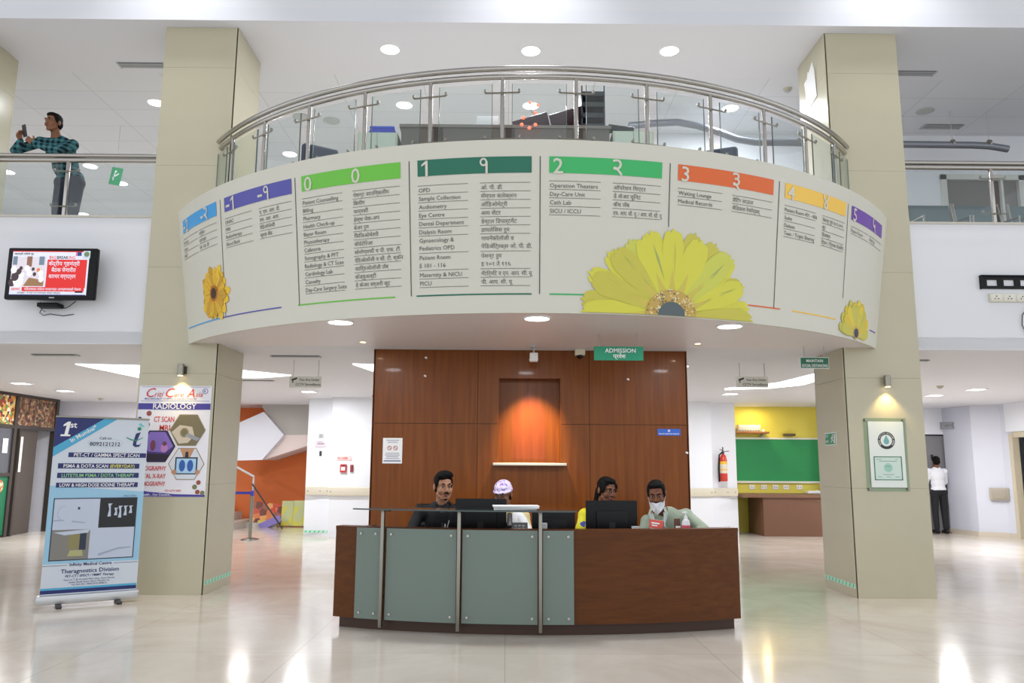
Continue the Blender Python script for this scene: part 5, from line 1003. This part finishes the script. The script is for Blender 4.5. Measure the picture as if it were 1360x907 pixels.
mb = MB(); R_ = Matrix.Rotation(rad(-30), 3, 'Z') @ Matrix.Rotation(rad(14), 3, 'X'); mb.rbox((-5.945, 9.29, 5.455), (.075, .011, .15), .006, R=R_); t = thing('smartphone', 'dark smartphone held up by the man in plaid shirt', 'phone', (-5.945, 9.29, 5.38)); part(t, 'case', mb, M_dark)
mb = MB(); mb.rbox(V(-5.945, 9.29, 5.455) + R_ @ V(0, .006, 0), (.066, .002, .136), .001, R=R_); part(t, 'screen', mb, M_black)
# man by the lift
J = dict(pelvis=V(9.64, 17.95, .95), neck=V(9.63, 17.96, 1.42), head=V(9.64, 17.97, 1.575), shL=V(9.45, 17.96, 1.36), shR=V(9.81, 17.98, 1.36), elL=V(9.42, 18.05, 1.08), elR=V(9.87, 18.08, 1.12), wrL=V(9.5, 18.25, 1.1), wrR=V(9.97, 18.27, 1.24))
for s, kx in (('L', -1), ('R', 1)):
    J['hip' + s] = V(9.64 + kx * .09, 17.95, .9); J['kn' + s] = V(9.64 + kx * .1, 17.97, .5); J['an' + s] = V(9.64 + kx * .1, 17.94, .1); J['toe' + s] = V(9.64 + kx * .11, 18.08, .045)
human('man seen from behind in white shirt facing the lift doorway', SK3, J, HR(165), 1.02, (9.64, 17.95, 0), mat('white_shirt', (222, 224, 230), .8), mat('black_trousers', (22, 22, 25), .8), 'short', hands={'L': ((.1, .9, .2), (0, 0, -1), 1, .4), 'R': ((.2, .9, .3), (-.9, .2, 0), 1, .6)})
# ================================================================ upper floor furniture
k_ = 8.5 / 9
t = thing('upper_counter', 'grey brown service counter behind the balcony glass', 'counter', (0, 8.6, 4.15))
mb = MB(); mb.bb((-1.21, 8.5, 4.15), (1.14, 8.95, 5.19)); part(t, 'counter_body', mb, mat('counter_taupe', (112, 106, 98), .5), 0)
mb = MB(); mb.bb((-1.23, 8.48, 5.19), (1.16, 8.97, 5.225)); part(t, 'counter_top', mb, mat('counter_top', (128, 122, 114), .4), 0)
mb = MB()
for x in (-.84, -.03, .74): mb.bb((x, 8.488, 4.15), (x + .1, 8.5, 5.19))
part(t, 'dark_strips', mb, mat('counter_strip', (70, 60, 52), .5), 0)
def cabinet(x0, x1, z1, label):
    t = thing('side_cabinet', label, 'cabinet', ((x0 + x1) / 2, 8.7, 4.15), 'pale cabinets beside the upper counter'); mb = MB(); mb.bb((x0, 8.5, 4.15), (x1, 8.95, z1)); part(t, 'cabinet_body', mb, mat('cabinet_pale', (196, 208, 188), .5), 0)
    mb = MB(); mb.bb((x0 + .02, 8.485, 4.2), ((x0 + x1) / 2 - .004, 8.5, z1 - .02)); mb.bb(((x0 + x1) / 2 + .004, 8.485, 4.2), (x1 - .02, 8.5, z1 - .02)); part(t, 'cabinet_door', mb, mat('cabinet_door', (206, 216, 200), .5), 0)
cabinet(-1.7, -1.25, 5.13, 'pale green cabinet carrying the blue lidded box upstairs'); cabinet(1.18, 1.64, 5.17, 'pale cabinet with dark monitor at duct end of upper counter')
t = thing('blue_box', 'blue lidded plastic box on the pale green cabinet', 'box', (-1.44, 8.7, 5.13)); mb = MB(); mb.prism([(-1.6, 8.55, 5.13), (-1.27, 8.55, 5.13), (-1.31, 8.55, 5.2), (-1.56, 8.55, 5.2)], (0, .3, 0)); part(t, 'tub', mb, mat('box_blue', (52, 74, 190), .4), 0); mb = MB(); mb.rbox((-1.435, 8.7, 5.212), (.28, .32, .025), .006); part(t, 'lid', mb, mat('lid_blue', (62, 86, 206), .4))
def slantmon(x, z, w, h, roll, label, m=None):
    t = thing('upper_monitor', label, 'computer monitor', (x, 8.7, 5.225), 'dark tilted screens on the upper counter'); R = Matrix.Rotation(roll, 3, 'Y') @ Matrix.Rotation(.5, 3, 'X')
    mb = MB(); mb.rbox((x, 8.7, z), (w, .035, h), .008, R=R); part(t, 'housing', mb, m or mat('maroon_dark', (66, 40, 48), .35)); mb = MB(); mb.cyl((x, 8.74, 5.225), (x, 8.72, z), .02); mb.rbox((x, 8.74, 5.232), (.16, .12, .014), .004); part(t, 'stand', mb, M_dark)
slantmon(.26, 5.34, .42, .16, -.3, 'dark maroon tilted screen nearer the red glowing dots'); slantmon(.68, 5.40, .4, .2, -.3, 'dark maroon tilted screen beside the black tray stack'); slantmon(1.3, 5.27, .3, .1, .12, 'low dark screen on pale cabinet at duct end', M_dark)
for i in range(4):
    t = None; mb = MB(); z = 5.225 + i * .13; mb.bb((.83, 8.55, z), (1.1, 8.9, z + .02)); mb.bb((.83, 8.55, z), (.845, 8.9, z + .125)); mb.bb((1.085, 8.55, z), (1.1, 8.9, z + .125)); mb.bb((.83, 8.885, z), (1.1, 8.9, z + .125)); mb.bb((.845, 8.56, z + .02), (1.085, 8.575, z + .06))
    single('paper_tray', ('lowest', 'second lowest', 'second highest', 'topmost')[i] + ' black tray of the stack on upper counter', 'paper tray', mb, mat('tray_black', (50, 54, 58), .4), 'black paper trays stacked on the upper counter', 0)
mb = MB(); mb.rbox((-.24, 8.6, 5.32), (.25, .02, .12), .004); mb.bb((-.36, 8.58, 5.225), (-.12, 8.64, 5.262)); single('white_notice_board', 'white paper card standing on the upper counter', 'card', mb, M_paper)
t = thing('led_reflection', 'red reflection built as ring of glowing dots behind balcony glass', 'glass reflection', (.24, 8.42, 5.225))  # glowing dots on a wire, modelled in place of a reflection in the glass
mb = MB(); mb.tube([(.3, 8.5, 5.23), (.3, 8.42, 5.3), (.22, 8.42, 5.42), (.24, 8.42, 5.47)], .004, 6); mb.tube([(.3, 8.42, 5.3), (.2, 8.42, 5.22), (.23, 8.42, 5.15), (.3, 8.42, 5.17)], .004, 6); part(t, 'wire_frame', mb, M_dark)
for u, z in ((712, 5.46), (722, 5.43), (719, 5.34), (703, 5.28), (701, 5.2), (719, 5.2), (711, 5.16)):
    mb = MB(); mb.ell(((u - 680) / 118 - .03, 8.415, z), (.02, .02, .018), None, 10); part(t, 'bulb', mb, mat('reflection_red', (255, 90, 60), .4, emit=3))
def low_chair(x, y, z, label, rz=0):
    t = thing('office_chair', label, 'chair', (x, y, 4.15), 'dark office chairs upstairs'); R = Matrix.Rotation(rz, 3, 'Z'); A = lambda a, b, c: V(x, y, 0) + R @ V(a, b, 0) + V(0, 0, c)
    mb = MB(); mb.rbox(A(0, .2, z - .16), (.42, .09, .34), .042, rz=rz, seg=4); part(t, 'backrest', mb, mat('chair_slate', (58, 66, 84), .6)); mb = MB(); mb.rbox(A(0, 0, 4.6), (.44, .44, .07), .03, rz=rz); part(t, 'seat', mb, M_dark)
    mb = MB(); mb.cyl(A(0, 0, 4.2), A(0, 0, 4.58), .028); mb.rbox(A(0, .2, 4.7), (.06, .03, .3), .006, rz=rz); part(t, 'column', mb, M_dark)
    for i in range(5): a = 2 * PI * i / 5; mb = MB(); mb.tube([A(0, 0, 4.24), A(.25 * math.cos(a), .25 * math.sin(a), 4.17)], [.02, .018], 8); part(t, 'base_arm', mb, M_dark)
low_chair(-2.06, 8.5, 5.02, 'slate office chair back behind glass near the blue box', .5); low_chair(2.3, 8.35, 4.97, 'dark office chair back behind glass near the duct', -.4)
# grey duct under the upper ceiling
t = thing('air_duct', 'long grey round duct running under the upper ceiling', 'air duct', (6, 11.2, 6.3)); k = 11.2 / 12.5
pts = [(2.0, 7.05), (2.45, 7.1), (2.82, 7.12), (3.15, 7.06), (3.5, 6.95), (3.8, 6.83), (4.1, 6.78), (4.8, 6.775), (6.57, 6.766), (7.7, 6.763), (8.0, 6.75), (8.3, 6.70)]
pts = [V(x * k, 11.2, 1.40 + (z - 1.42) * k) for x, z in pts]; mb = MB(); mb.tube(pts, .052, 14); part(t, 'duct_pipe', mb, mat('duct_grey', (136, 138, 146), .4, metal=.5))
for x in (4.3, 6.6, 7.15): mb = MB(); zc = 1.42 + (6.766 - 1.42) * k; mb.cyl((x, 11.2, zc), (x + .03, 11.2, zc), .062); part(t, 'pipe_collar', mb, M_steel2); mb = MB(); mb.cyl((x + .015, 11.2, zc + .05), (x + .015, 11.2, 6.726), .004, n=6); part(t, 'hanger_rod', mb, M_lgrey)
# waiting seats
def bench(x0, n, label):
    y = 10.4; t = thing('waiting_bench', label, 'waiting bench', (x0 + n * .32, y, 4.15), 'steel waiting benches upstairs')
    for i in range(n):
        x = x0 + .32 + i * .66; mb = MB(); mb.rbox((x, y + .22, 4.84), (.58, .03, .44), .012, R=Matrix.Rotation(-.18, 3, 'X')); mb.rbox((x, y, 4.57), (.58, .46, .03), .012); part(t, 'seat_shell', mb, mat('seat_teal_grey', (92, 112, 114), .35, metal=.3))
        for s in (-.31, .31):
          mb = MB(); mb.tube([(x + s, y - .2, 4.6), (x + s, y - .2, 4.76), (x + s, y + .18, 4.78), (x + s, y + .25, 5.08)], .016, 8); part(t, 'armrest', mb, M_steel)
    mb = MB(); mb.bb((x0, y - .03, 4.48), (x0 + n * .66, y + .03, 4.55)); part(t, 'beam', mb, M_steel2)
    for x in (x0 + .15, x0 + n * .66 - .15): mb = MB(); mb.tube([(x, y - .25, 4.17), (x, y, 4.3), (x, y, 4.5)], .02, 8); mb.tube([(x, y + .25, 4.17), (x, y, 4.3)], .02, 8); part(t, 'leg', mb, M_steel)
bench(5.55, 2, 'steel waiting bench upstairs beside certificate column'); bench(6.98, 3, 'steel waiting bench upstairs further from certificate column')
t = thing('exit_sign', 'small green exit sign hanging upstairs behind the leaning man', 'exit sign', (-6.17, 12.0, 5.75)); mb = MB(); mb.box((-6.17, 12, 5.89), (.17, .02, .28), R=Matrix.Rotation(.15, 3, 'Y')); part(t, 'board', mb, mat('exit_green_up', (50, 150, 100), .45), 0); mb = MB(); mb.cyl((-6.17, 12, 6.02), (-6.17, 12, 6.727), .004, n=6); part(t, 'suspension_wire', mb, M_wire)
f_ = front(11.988); mb = MB(); mb.line(f_, -6.22, 5.86, -6.12, 5.93, .02, .001); mb.line(f_, -6.21, 5.82, -6.18, 5.95, .016, .001); mb.disc(f_, -6.17, 5.965, .018, .001, 10); part(t, 'arrow_mark', mb, M_paper, 0)

# ================================================================ lobby behind
def bumper(x0, x1, y, label, rz=0):
    t = thing('bumper_rail', label, 'bumper rail', ((x0 + x1) / 2, y, .8), 'cream bumper rails on lobby walls'); L = x1 - x0
    mb = MB(); mb.rbox(((x0 + x1) / 2, y - .03, .9), (L, .05, .17), .015); part(t, 'rail', mb, mat('bumper_cream', (216, 208, 188), .5)); mb = MB()
    for x in (x0 + .06, x1 - .06, x0 + L * .6): mb.cyl((x, y - .05, .9), (x, y - .058, .9), .012, n=10)
    part(t, 'rail_screws', mb, M_grey)
bumper(-4.11, -3.6, 16.62, 'short cream bumper rail on recessed wall by stairs'); bumper(-3.58, -1.7, 16.3, 'cream bumper rail on wall with the fire call point'); bumper(2.4, 4.38, 17.0, 'long cream bumper rail beneath the fire extinguisher'); bumper(4.4, 4.95, 17.26, 'short cream bumper rail beside the yellow alcove')
fl = front(16.295)
t = thing('fire_notice', 'red and white fire notice on the lobby wall', 'notice', (-3.28, 16.29, 1.52)); mb = MB(); mb.rbox((-3.28, 16.293, 1.565), (.3, .008, .1), .002); part(t, 'sheet', mb, mat('fire_notice_pink', (240, 206, 204), .5)); mb = MB(); fl = front(16.288); mb.text(fl, 'IN CASE', -3.41, 1.545, .055, width=.26, bold=.03, off=.001); part(t, 'lettering', mb, M_red, 0)
t = thing('fire_call_point', 'red fire call point box on the lobby wall', 'call point', (-3.29, 16.28, 1.28)); mb = MB(); mb.rbox((-3.29, 16.28, 1.36), (.13, .04, .17), .01); part(t, 'housing', mb, mat('call_red', (200, 70, 70), .4)); mb = MB(); mb.rbox((-3.29, 16.257, 1.35), (.08, .008, .07), .003); part(t, 'glass', mb, M_paper); mb = MB(); mb.rbox((-3.29, 16.257, 1.415), (.08, .006, .02), .002); part(t, 'dark_bar', mb, M_dark)
mb = MB(); mb.rbox((-3.12, 16.285, 1.36), (.06, .03, .15), .006); mb.rbox((-3.12, 16.265, 1.4), (.035, .012, .04), .004); single('alarm_switch', 'narrow dark red alarm switch beside the call point', 'switch', mb, mat('switch_maroon', (150, 60, 64), .45))
for z, w, h, l, m in ((2.02, .1, .09, 'topmost small notice on recessed wall by stairs', M_lgrey), (1.86, .24, .14, 'middle pink edged notice on recessed wall by stairs', mat('notice_pink', (226, 206, 216), .6)), (1.66, .05, .1, 'small dark switch below notices on recessed wall', M_dark)):
    t = thing('small_notice', l, 'notice', (-3.86, 16.62, z - h / 2), None); mb = MB(); mb.rbox((-3.84, 16.625, z), (w, .012, h), .003); part(t, 'plate', mb, m)
    if w > .06: mb = MB(); q = front(16.618); mb.rect(q, -3.84 - w * .3, z - h * .1, -3.84 + w * .3, z + h * .05, .001); mb.rect(q, -3.84 - w * .3, z + h * .2, -3.84 + w * .2, z + h * .28, .001); part(t, 'print', mb, M_grey, 0)
mb = MB(); mb.lathe([(.05, 2.8), (.05, 2.79), (.03, 2.76)], (-2.65, 15.9, 0), 14); single('red_sounder', 'small red sounder on lobby ceiling by the wall', 'alarm', mb, M_red)
# extinguisher
t = thing('fire_extinguisher', 'red fire extinguisher with yellow label on lobby wall', 'fire extinguisher', (4.62, 17.1, 1.13)); c = (4.63, 17.12, 0)
mb = MB(); mb.lathe([(.07, 1.13), (.078, 1.15), (.078, 1.58), (.06, 1.66), (.03, 1.7)], c, 20); part(t, 'cylinder', mb, mat('extinguisher_red', (206, 52, 36), .3, coat=.4))
mb = MB(); mb.lathe([(.0792, 1.3), (.0792, 1.55)], c, 20); la = part(t, 'body_label', mb, mat('ext_label', (226, 214, 196), .5)); mb = MB(); mb.lathe([(.0798, 1.49), (.0798, 1.55)], c, 20); mb.lathe([(.0798, 1.36), (.0798, 1.385)], c, 20); part(la, 'label_bands', mb, mat('ext_yellow', (236, 186, 50), .5))
mb = MB(); mb.lathe([(.028, 1.7), (.028, 1.74), (.015, 1.76)], c, 12); mb.rbox((4.68, 17.12, 1.76), (.16, .025, .015), .004, R=Matrix.Rotation(-.12, 3, 'Y')); mb.rbox((4.59, 17.1, 1.79), (.08, .025, .014), .004, R=Matrix.Rotation(.5, 3, 'Y')); mb.cyl((4.63, 17.12, 1.75), (4.62, 17.1, 1.85), .012); part(t, 'valve_handle', mb, M_dark)
mb = MB(); mb.tube([(4.6, 17.09, 1.74), (4.54, 17.1, 1.68), (4.53, 17.12, 1.4), (4.535, 17.12, 1.12)], .016, 8); part(t, 'hose', mb, M_black)
mb = MB(); mb.bb((4.6, 17.19, 1.2), (4.66, 17.255, 1.6)); part(t, 'wall_hook', mb, M_dark, 0)
# alcove
t = thing('green_board', 'large green notice board on the yellow alcove wall', 'notice board', (6.2, 18.16, 1.1)); mb = MB(); mb.bb((5.0, 18.17, 1.12), (7.36, 18.2, 2.07)); part(t, 'board', mb, mat('board_green', (36, 146, 84), .6), 0)
mb = MB(); mb.bb((4.98, 18.155, 2.06), (7.38, 18.2, 2.1)); mb.bb((4.98, 18.14, 1.08), (7.38, 18.2, 1.125)); part(t, 'board_frame', mb, mat('board_frame_white', (226, 226, 214), .45), 0)
t = thing('wall_shelf', 'narrow wooden shelf on yellow wall above green board', 'shelf', (5.5, 18.05, 2.16)); mb = MB(); mb.rbox((5.45, 18.06, 2.2), (.92, .28, .045), .006); part(t, 'plank', mb, mat('shelf_oak', (158, 102, 54), .45)); mb = MB()
for x in (5.15, 5.8): mb.prism([(x, 18.2, 2.178), (x, 18.0, 2.178), (x, 18.2, 2.09)], (.02, 0, 0))
part(t, 'shelf_bracket', mb, M_lgrey, 0)
t = thing('supply_box', 'pale box of supplies on the wooden wall shelf', 'box', (5.48, 18.05, 2.222)); mb = MB(); mb.rbox((5.48, 18.05, 2.3), (.5, .18, .15), .006); part(t, 'carton', mb, mat('carton_pale', (214, 210, 206), .6)); mb = MB()
for i in range(8): mb.bb((5.25 + i * .06, 17.953, 2.235), (5.275 + i * .06, 17.96, 2.26))
part(t, 'mark_print', mb, M_grey, 0)
mb = MB(); mb.lathe([(.025, 2.222), (.025, 2.27), (.018, 2.28)], (5.8, 18.0, 0), 14); single('small_jar', 'small white jar at end of the wooden wall shelf', 'jar', mb, M_paper)
mb = MB(); mb.rbox((6.42, 18.12, 2.165), (.26, .12, .05), .01); mb.rbox((6.42, 18.06, 2.15), (.22, .02, .02), .004); single('clip_lamp', 'dark slim fitting on top of the green board', 'fitting', mb, mat('fitting_brown', (96, 78, 60), .5))
t = thing('alcove_counter', 'brown counter in the yellow alcove under green board', 'counter', (6.0, 17.5, 0)); cb = mat('counter_brown', (122, 86, 64), .45)
mb = MB(); mb.bb((4.99, 17.0, .8), (7.36, 18.18, .86)); part(t, 'counter_top', mb, cb, 0); mb = MB(); mb.bb((5.42, 17.05, 0), (7.34, 17.09, .8)); part(t, 'front_panel', mb, mat('counter_front', (112, 76, 56), .45), 0); mb = MB(); mb.bb((5.42, 17.09, 0), (5.46, 18.1, .8)); part(t, 'side_panel', mb, cb, 0)
for i, (x, l) in enumerate(((5.1, 'first socket plate from extinguisher on the alcove wall'), (5.55, 'second socket plate from extinguisher on alcove wall'), (5.82, 'third socket plate from extinguisher on alcove wall'), (6.08, 'fourth socket plate from extinguisher on alcove wall'), (6.32, 'fifth socket plate from extinguisher on alcove wall'), (6.62, 'sixth socket plate from extinguisher with dangling cord'))):
    t = thing('socket_plate', l, 'power socket', (x, 18.19, .93), 'socket plates above the alcove counter'); mb = MB(); mb.rbox((x, 18.19, .99), (.13, .02, .1), .006); part(t, 'plate', mb, M_paper); mb = MB()
    for dx in (-.025, .025): mb.cyl((x + dx, 18.18, .99), (x + dx, 18.176, .99), .01, n=8)
    part(t, 'sockets', mb, M_grey)
mb = MB(); mb.rbox((6.85, 18.0, .89), (.3, .2, .06), .01); mb.rbox((6.92, 17.93, .925), (.06, .04, .02), .005); single('white_device', 'white flat device on the alcove counter', 'device', mb, M_paper)
# stanchion
t = thing('belt_stanchion', 'chrome queue stanchion with blue belt by the stairs', 'stanchion', (-4.88, 15.6, 0)); mb = MB(); mb.lathe([(.17, 0), (.17, .015), (.14, .03), (.04, .05)], (-4.88, 15.6, 0), 28); part(t, 'base', mb, M_steel); mb = MB(); mb.cyl((-4.88, 15.6, .04), (-4.88, 15.6, .84), .033, n=16); part(t, 'post', mb, M_steel2); bl = mat('belt_blue', (52, 52, 150), .5)
mb = MB(); mb.lathe([(.036, .83), (.036, .92), (.03, .93)], (-4.88, 15.6, 0), 16); part(t, 'belt_head', mb, bl); mb = MB(); mb.bb((-6.56, 15.596, .86), (-4.91, 15.602, .91)); part(t, 'belt', mb, bl, 0)
t = thing('belt_stanchion', 'queue stanchion at far end of blue belt behind poster column', 'stanchion', (-6.6, 15.6, 0)); mb = MB(); mb.lathe([(.17, 0), (.17, .015), (.14, .03), (.04, .05)], (-6.6, 15.6, 0), 28); part(t, 'base', mb, M_steel); mb = MB(); mb.cyl((-6.6, 15.6, .04), (-6.6, 15.6, .92), .033, n=16); part(t, 'post', mb, M_steel2)
# stair railing and stored boards
t = thing('stair_railing', 'steel stair handrail in front of the orange wall', 'stair railing', (-6.0, 18.2, 0)); Ys = 18.2
mb = MB(); mb.tube([(-6.9, Ys, 1.78), (-5.95, Ys, 1.3), (-5.68, Ys, 1.16), (-5.68, Ys, 1.0)], .025, 10); part(t, 'handrail', mb, M_lgrey); mb = MB(); mb.cyl((-5.68, Ys, .0), (-5.68, Ys, 1.05), .022); mb.cyl((-6.2, Ys, .3), (-6.2, Ys, 1.38), .018); part(t, 'baluster', mb, M_lgrey); mb = MB(); mb.tube([(-5.68, Ys - .1, 1.0), (-4.95, Ys - .1, .02)], .018, 8); part(t, 'ramp_bar', mb, M_dark)
def board(x, y, w, h, lean, m, label, rz=0, tilt=0):
    R = Matrix.Rotation(rz, 3, 'Z') @ Matrix.Rotation(-lean, 3, 'X') @ Matrix.Rotation(tilt, 3, 'Y'); mb = MB(); mb.box((x, y, h / 2 + .02), (w, .03, h), R=R); return single('display_board', label, 'display board', mb, m, 'display boards stored by the stairs', 0)
board(-5.58, 19.0, .7, .52, .25, mosaic_mat('board_collage', [(190, 70, 40), (214, 120, 60), (110, 44, 32), (226, 160, 90), (150, 84, 60), (200, 60, 40)], 7), 'colourful picture board leaning on the orange wall', tilt=.12)
t = board(-5.42, 18.75, .5, .17, .3, mat('board_violet', (124, 110, 180), .5), 'violet strip board laid across the picture board', tilt=-.45)
board(-5.5, 18.9, .5, .13, .2, mat('board_gold', (216, 190, 90), .5), 'yellow strip board at the foot of the picture board')
yg = mosaic_mat('board_lime', [(206, 208, 110), (196, 204, 150), (214, 210, 90), (200, 206, 170)], 4)
board(-5.1, 19.0, .27, .57, .12, yg, 'lime yellow board nearer the picture board'); board(-4.82, 18.98, .27, .58, .12, yg, 'lime yellow board against the lobby wall')
# food shop front along the side
Xs = -9.8; fn = plane((Xs, 0, 0), (0, 1, 0), (0, 0, 1), (1, 0, 0)); t = thing('food_shop', 'dark framed food shop window with picture frieze', 'shop window', (Xs, 15.6, 0)); fr = mat('frame_bronze', (58, 50, 44), .4)
mb = MB()
for y, z0, z1, w in ((13.6, 0, 2.8, .06), (15.95, 0, 2.8, .09), (16.12, 0, 2.12, .06), (17.38, 0, 2.8, .1)): mb.bb((Xs - .05, y - w / 2, z0), (Xs + .05, y + w / 2, z1))
for y0, y1, z in ((13.6, 17.4, 2.78), (13.6, 17.4, 2.14), (13.6, 16.0, 1.2)): mb.bb((Xs - .045, y0, z - .035), (Xs + .045, y1, z + .035))
part(t, 'frame', mb, fr, 0)
food = lambda n, cols, s: mosaic_mat(n, cols, s)
mb = MB(); mb.bb((Xs - .02, 13.65, 2.18), (Xs + .02, 15.9, 2.74)); part(t, 'food_picture', mb, food('food_a', [(206, 150, 60), (220, 190, 120), (140, 60, 40), (110, 140, 70), (230, 220, 190), (60, 44, 40), (190, 90, 40)], 16), 0)
mb = MB(); mb.bb((Xs - .02, 16.0, 2.18), (Xs + .02, 17.33, 2.74)); part(t, 'food_picture', mb, food('food_b', [(96, 64, 48), (130, 88, 60), (160, 120, 84), (64, 44, 36), (180, 150, 120), (110, 50, 36), (120, 110, 70)], 20), 0)
mb = MB(); mb.bb((Xs - .02, 13.65, 1.23), (Xs + .02, 15.9, 2.1)); part(t, 'window_pane', mb, mat('shop_pane', (70, 72, 78), .1, coat=.4), 0); mb = MB(); mb.rect(fn, 15.62, 1.62, 15.78, 1.9, .03); mb.rect(fn, 15.2, 1.5, 15.4, 1.85, .03); part(t, 'window_notice', mb, M_paper, 0)
mb = MB(); mb.bb((Xs - .02, 13.65, .04), (Xs + .02, 15.9, 1.17)); part(t, 'green_panel', mb, mat('shop_green', (24, 110, 76), .5), 0)
mb = MB()
for y, z, r in ((15.65, .98, .13), (15.5, .64, .13), (15.65, .3, .11), (15.0, .8, .18)): mb.disc(fn, y, z, r, .024, 14)
part(t, 'food_print', mb, food('food_c', [(206, 140, 80), (226, 200, 160), (170, 84, 50), (236, 224, 206)], 24), 0)
mb = MB(); mb.rect(fn, 16.12, 1.25, 16.2, 1.95, .07); part(t, 'door_sticker', mb, M_paper, 0)
mb = MB(); mb.prism([(Xs - .05, 16.16, .01), (Xs - .12, 16.92, .01), (Xs - .08, 16.93, .01), (Xs - .01, 16.17, .01)], (0, 0, 2.08)); part(t, 'door', mb, mat('shop_door', (78, 68, 60), .45), 0)
struct_ = MB(); struct_.bb((Xs - 1.6, 13.5, 0), (Xs - 1.5, 17.5, 2.8)); struct_.bb((Xs - 1.6, 17.42, 0), (Xs - .06, 17.5, 2.8)); struct('wall_left_inner', struct_, mat('shop_wall', (206, 206, 214), .6))
tape('t', plane((Xs, 0, 0), (0, 1, 0), (0, 0, 1), (1, 0, 0)), 14.6, 15.85, .0 + .03, 'green striped tape at the foot of the food shop panel') if False else None
# lobby right hand fittings
mb = MB(); mb.box((9.78, 18.28, 2.42), (.36, .02, .14)); t = thing('room_sign', 'small grey room sign above the lift doorway', 'sign', (10.0, 17.9, 2.3)); mb = MB(); R = Matrix.Rotation(rad(-30), 3, 'Z'); mb.rbox((10.0, 17.98, 2.39), (.36, .02, .16), .004, R=R); part(t, 'plate', mb, mat('sign_grey', (136, 138, 146), .4)); f3 = plane(V(10.0, 17.98, 2.39) + R @ V(0, -.011, 0), R @ V(1, 0, 0), (0, 0, 1), R @ V(0, -1, 0)); mb = MB(); mb.text(f3, 'LIFT', -.02, -.03, .07, 'C', .16, .001); mb.disc(f3, .1, .0, .045, .001, 14, inner=.035); part(t, 'lettering', mb, M_dark, 0)
mb = MB(); R = Matrix.Rotation(rad(-52), 3, 'Z'); t = thing('switch_box', 'beige flat box on wall beside the framed doorway', 'wall box', (10.5, 17.08, .8)); mb.rbox((10.47, 17.1, .9), (.36, .1, .26), .01, rz=rad(-37)); part(t, 'housing', mb, mat('box_beige', (176, 168, 154), .5)); mb = MB(); mb.rbox((10.44, 17.05, .9), (.28, .02, .2), .005, rz=rad(-37)); part(t, 'cover', mb, mat('box_cover', (166, 158, 144), .5))
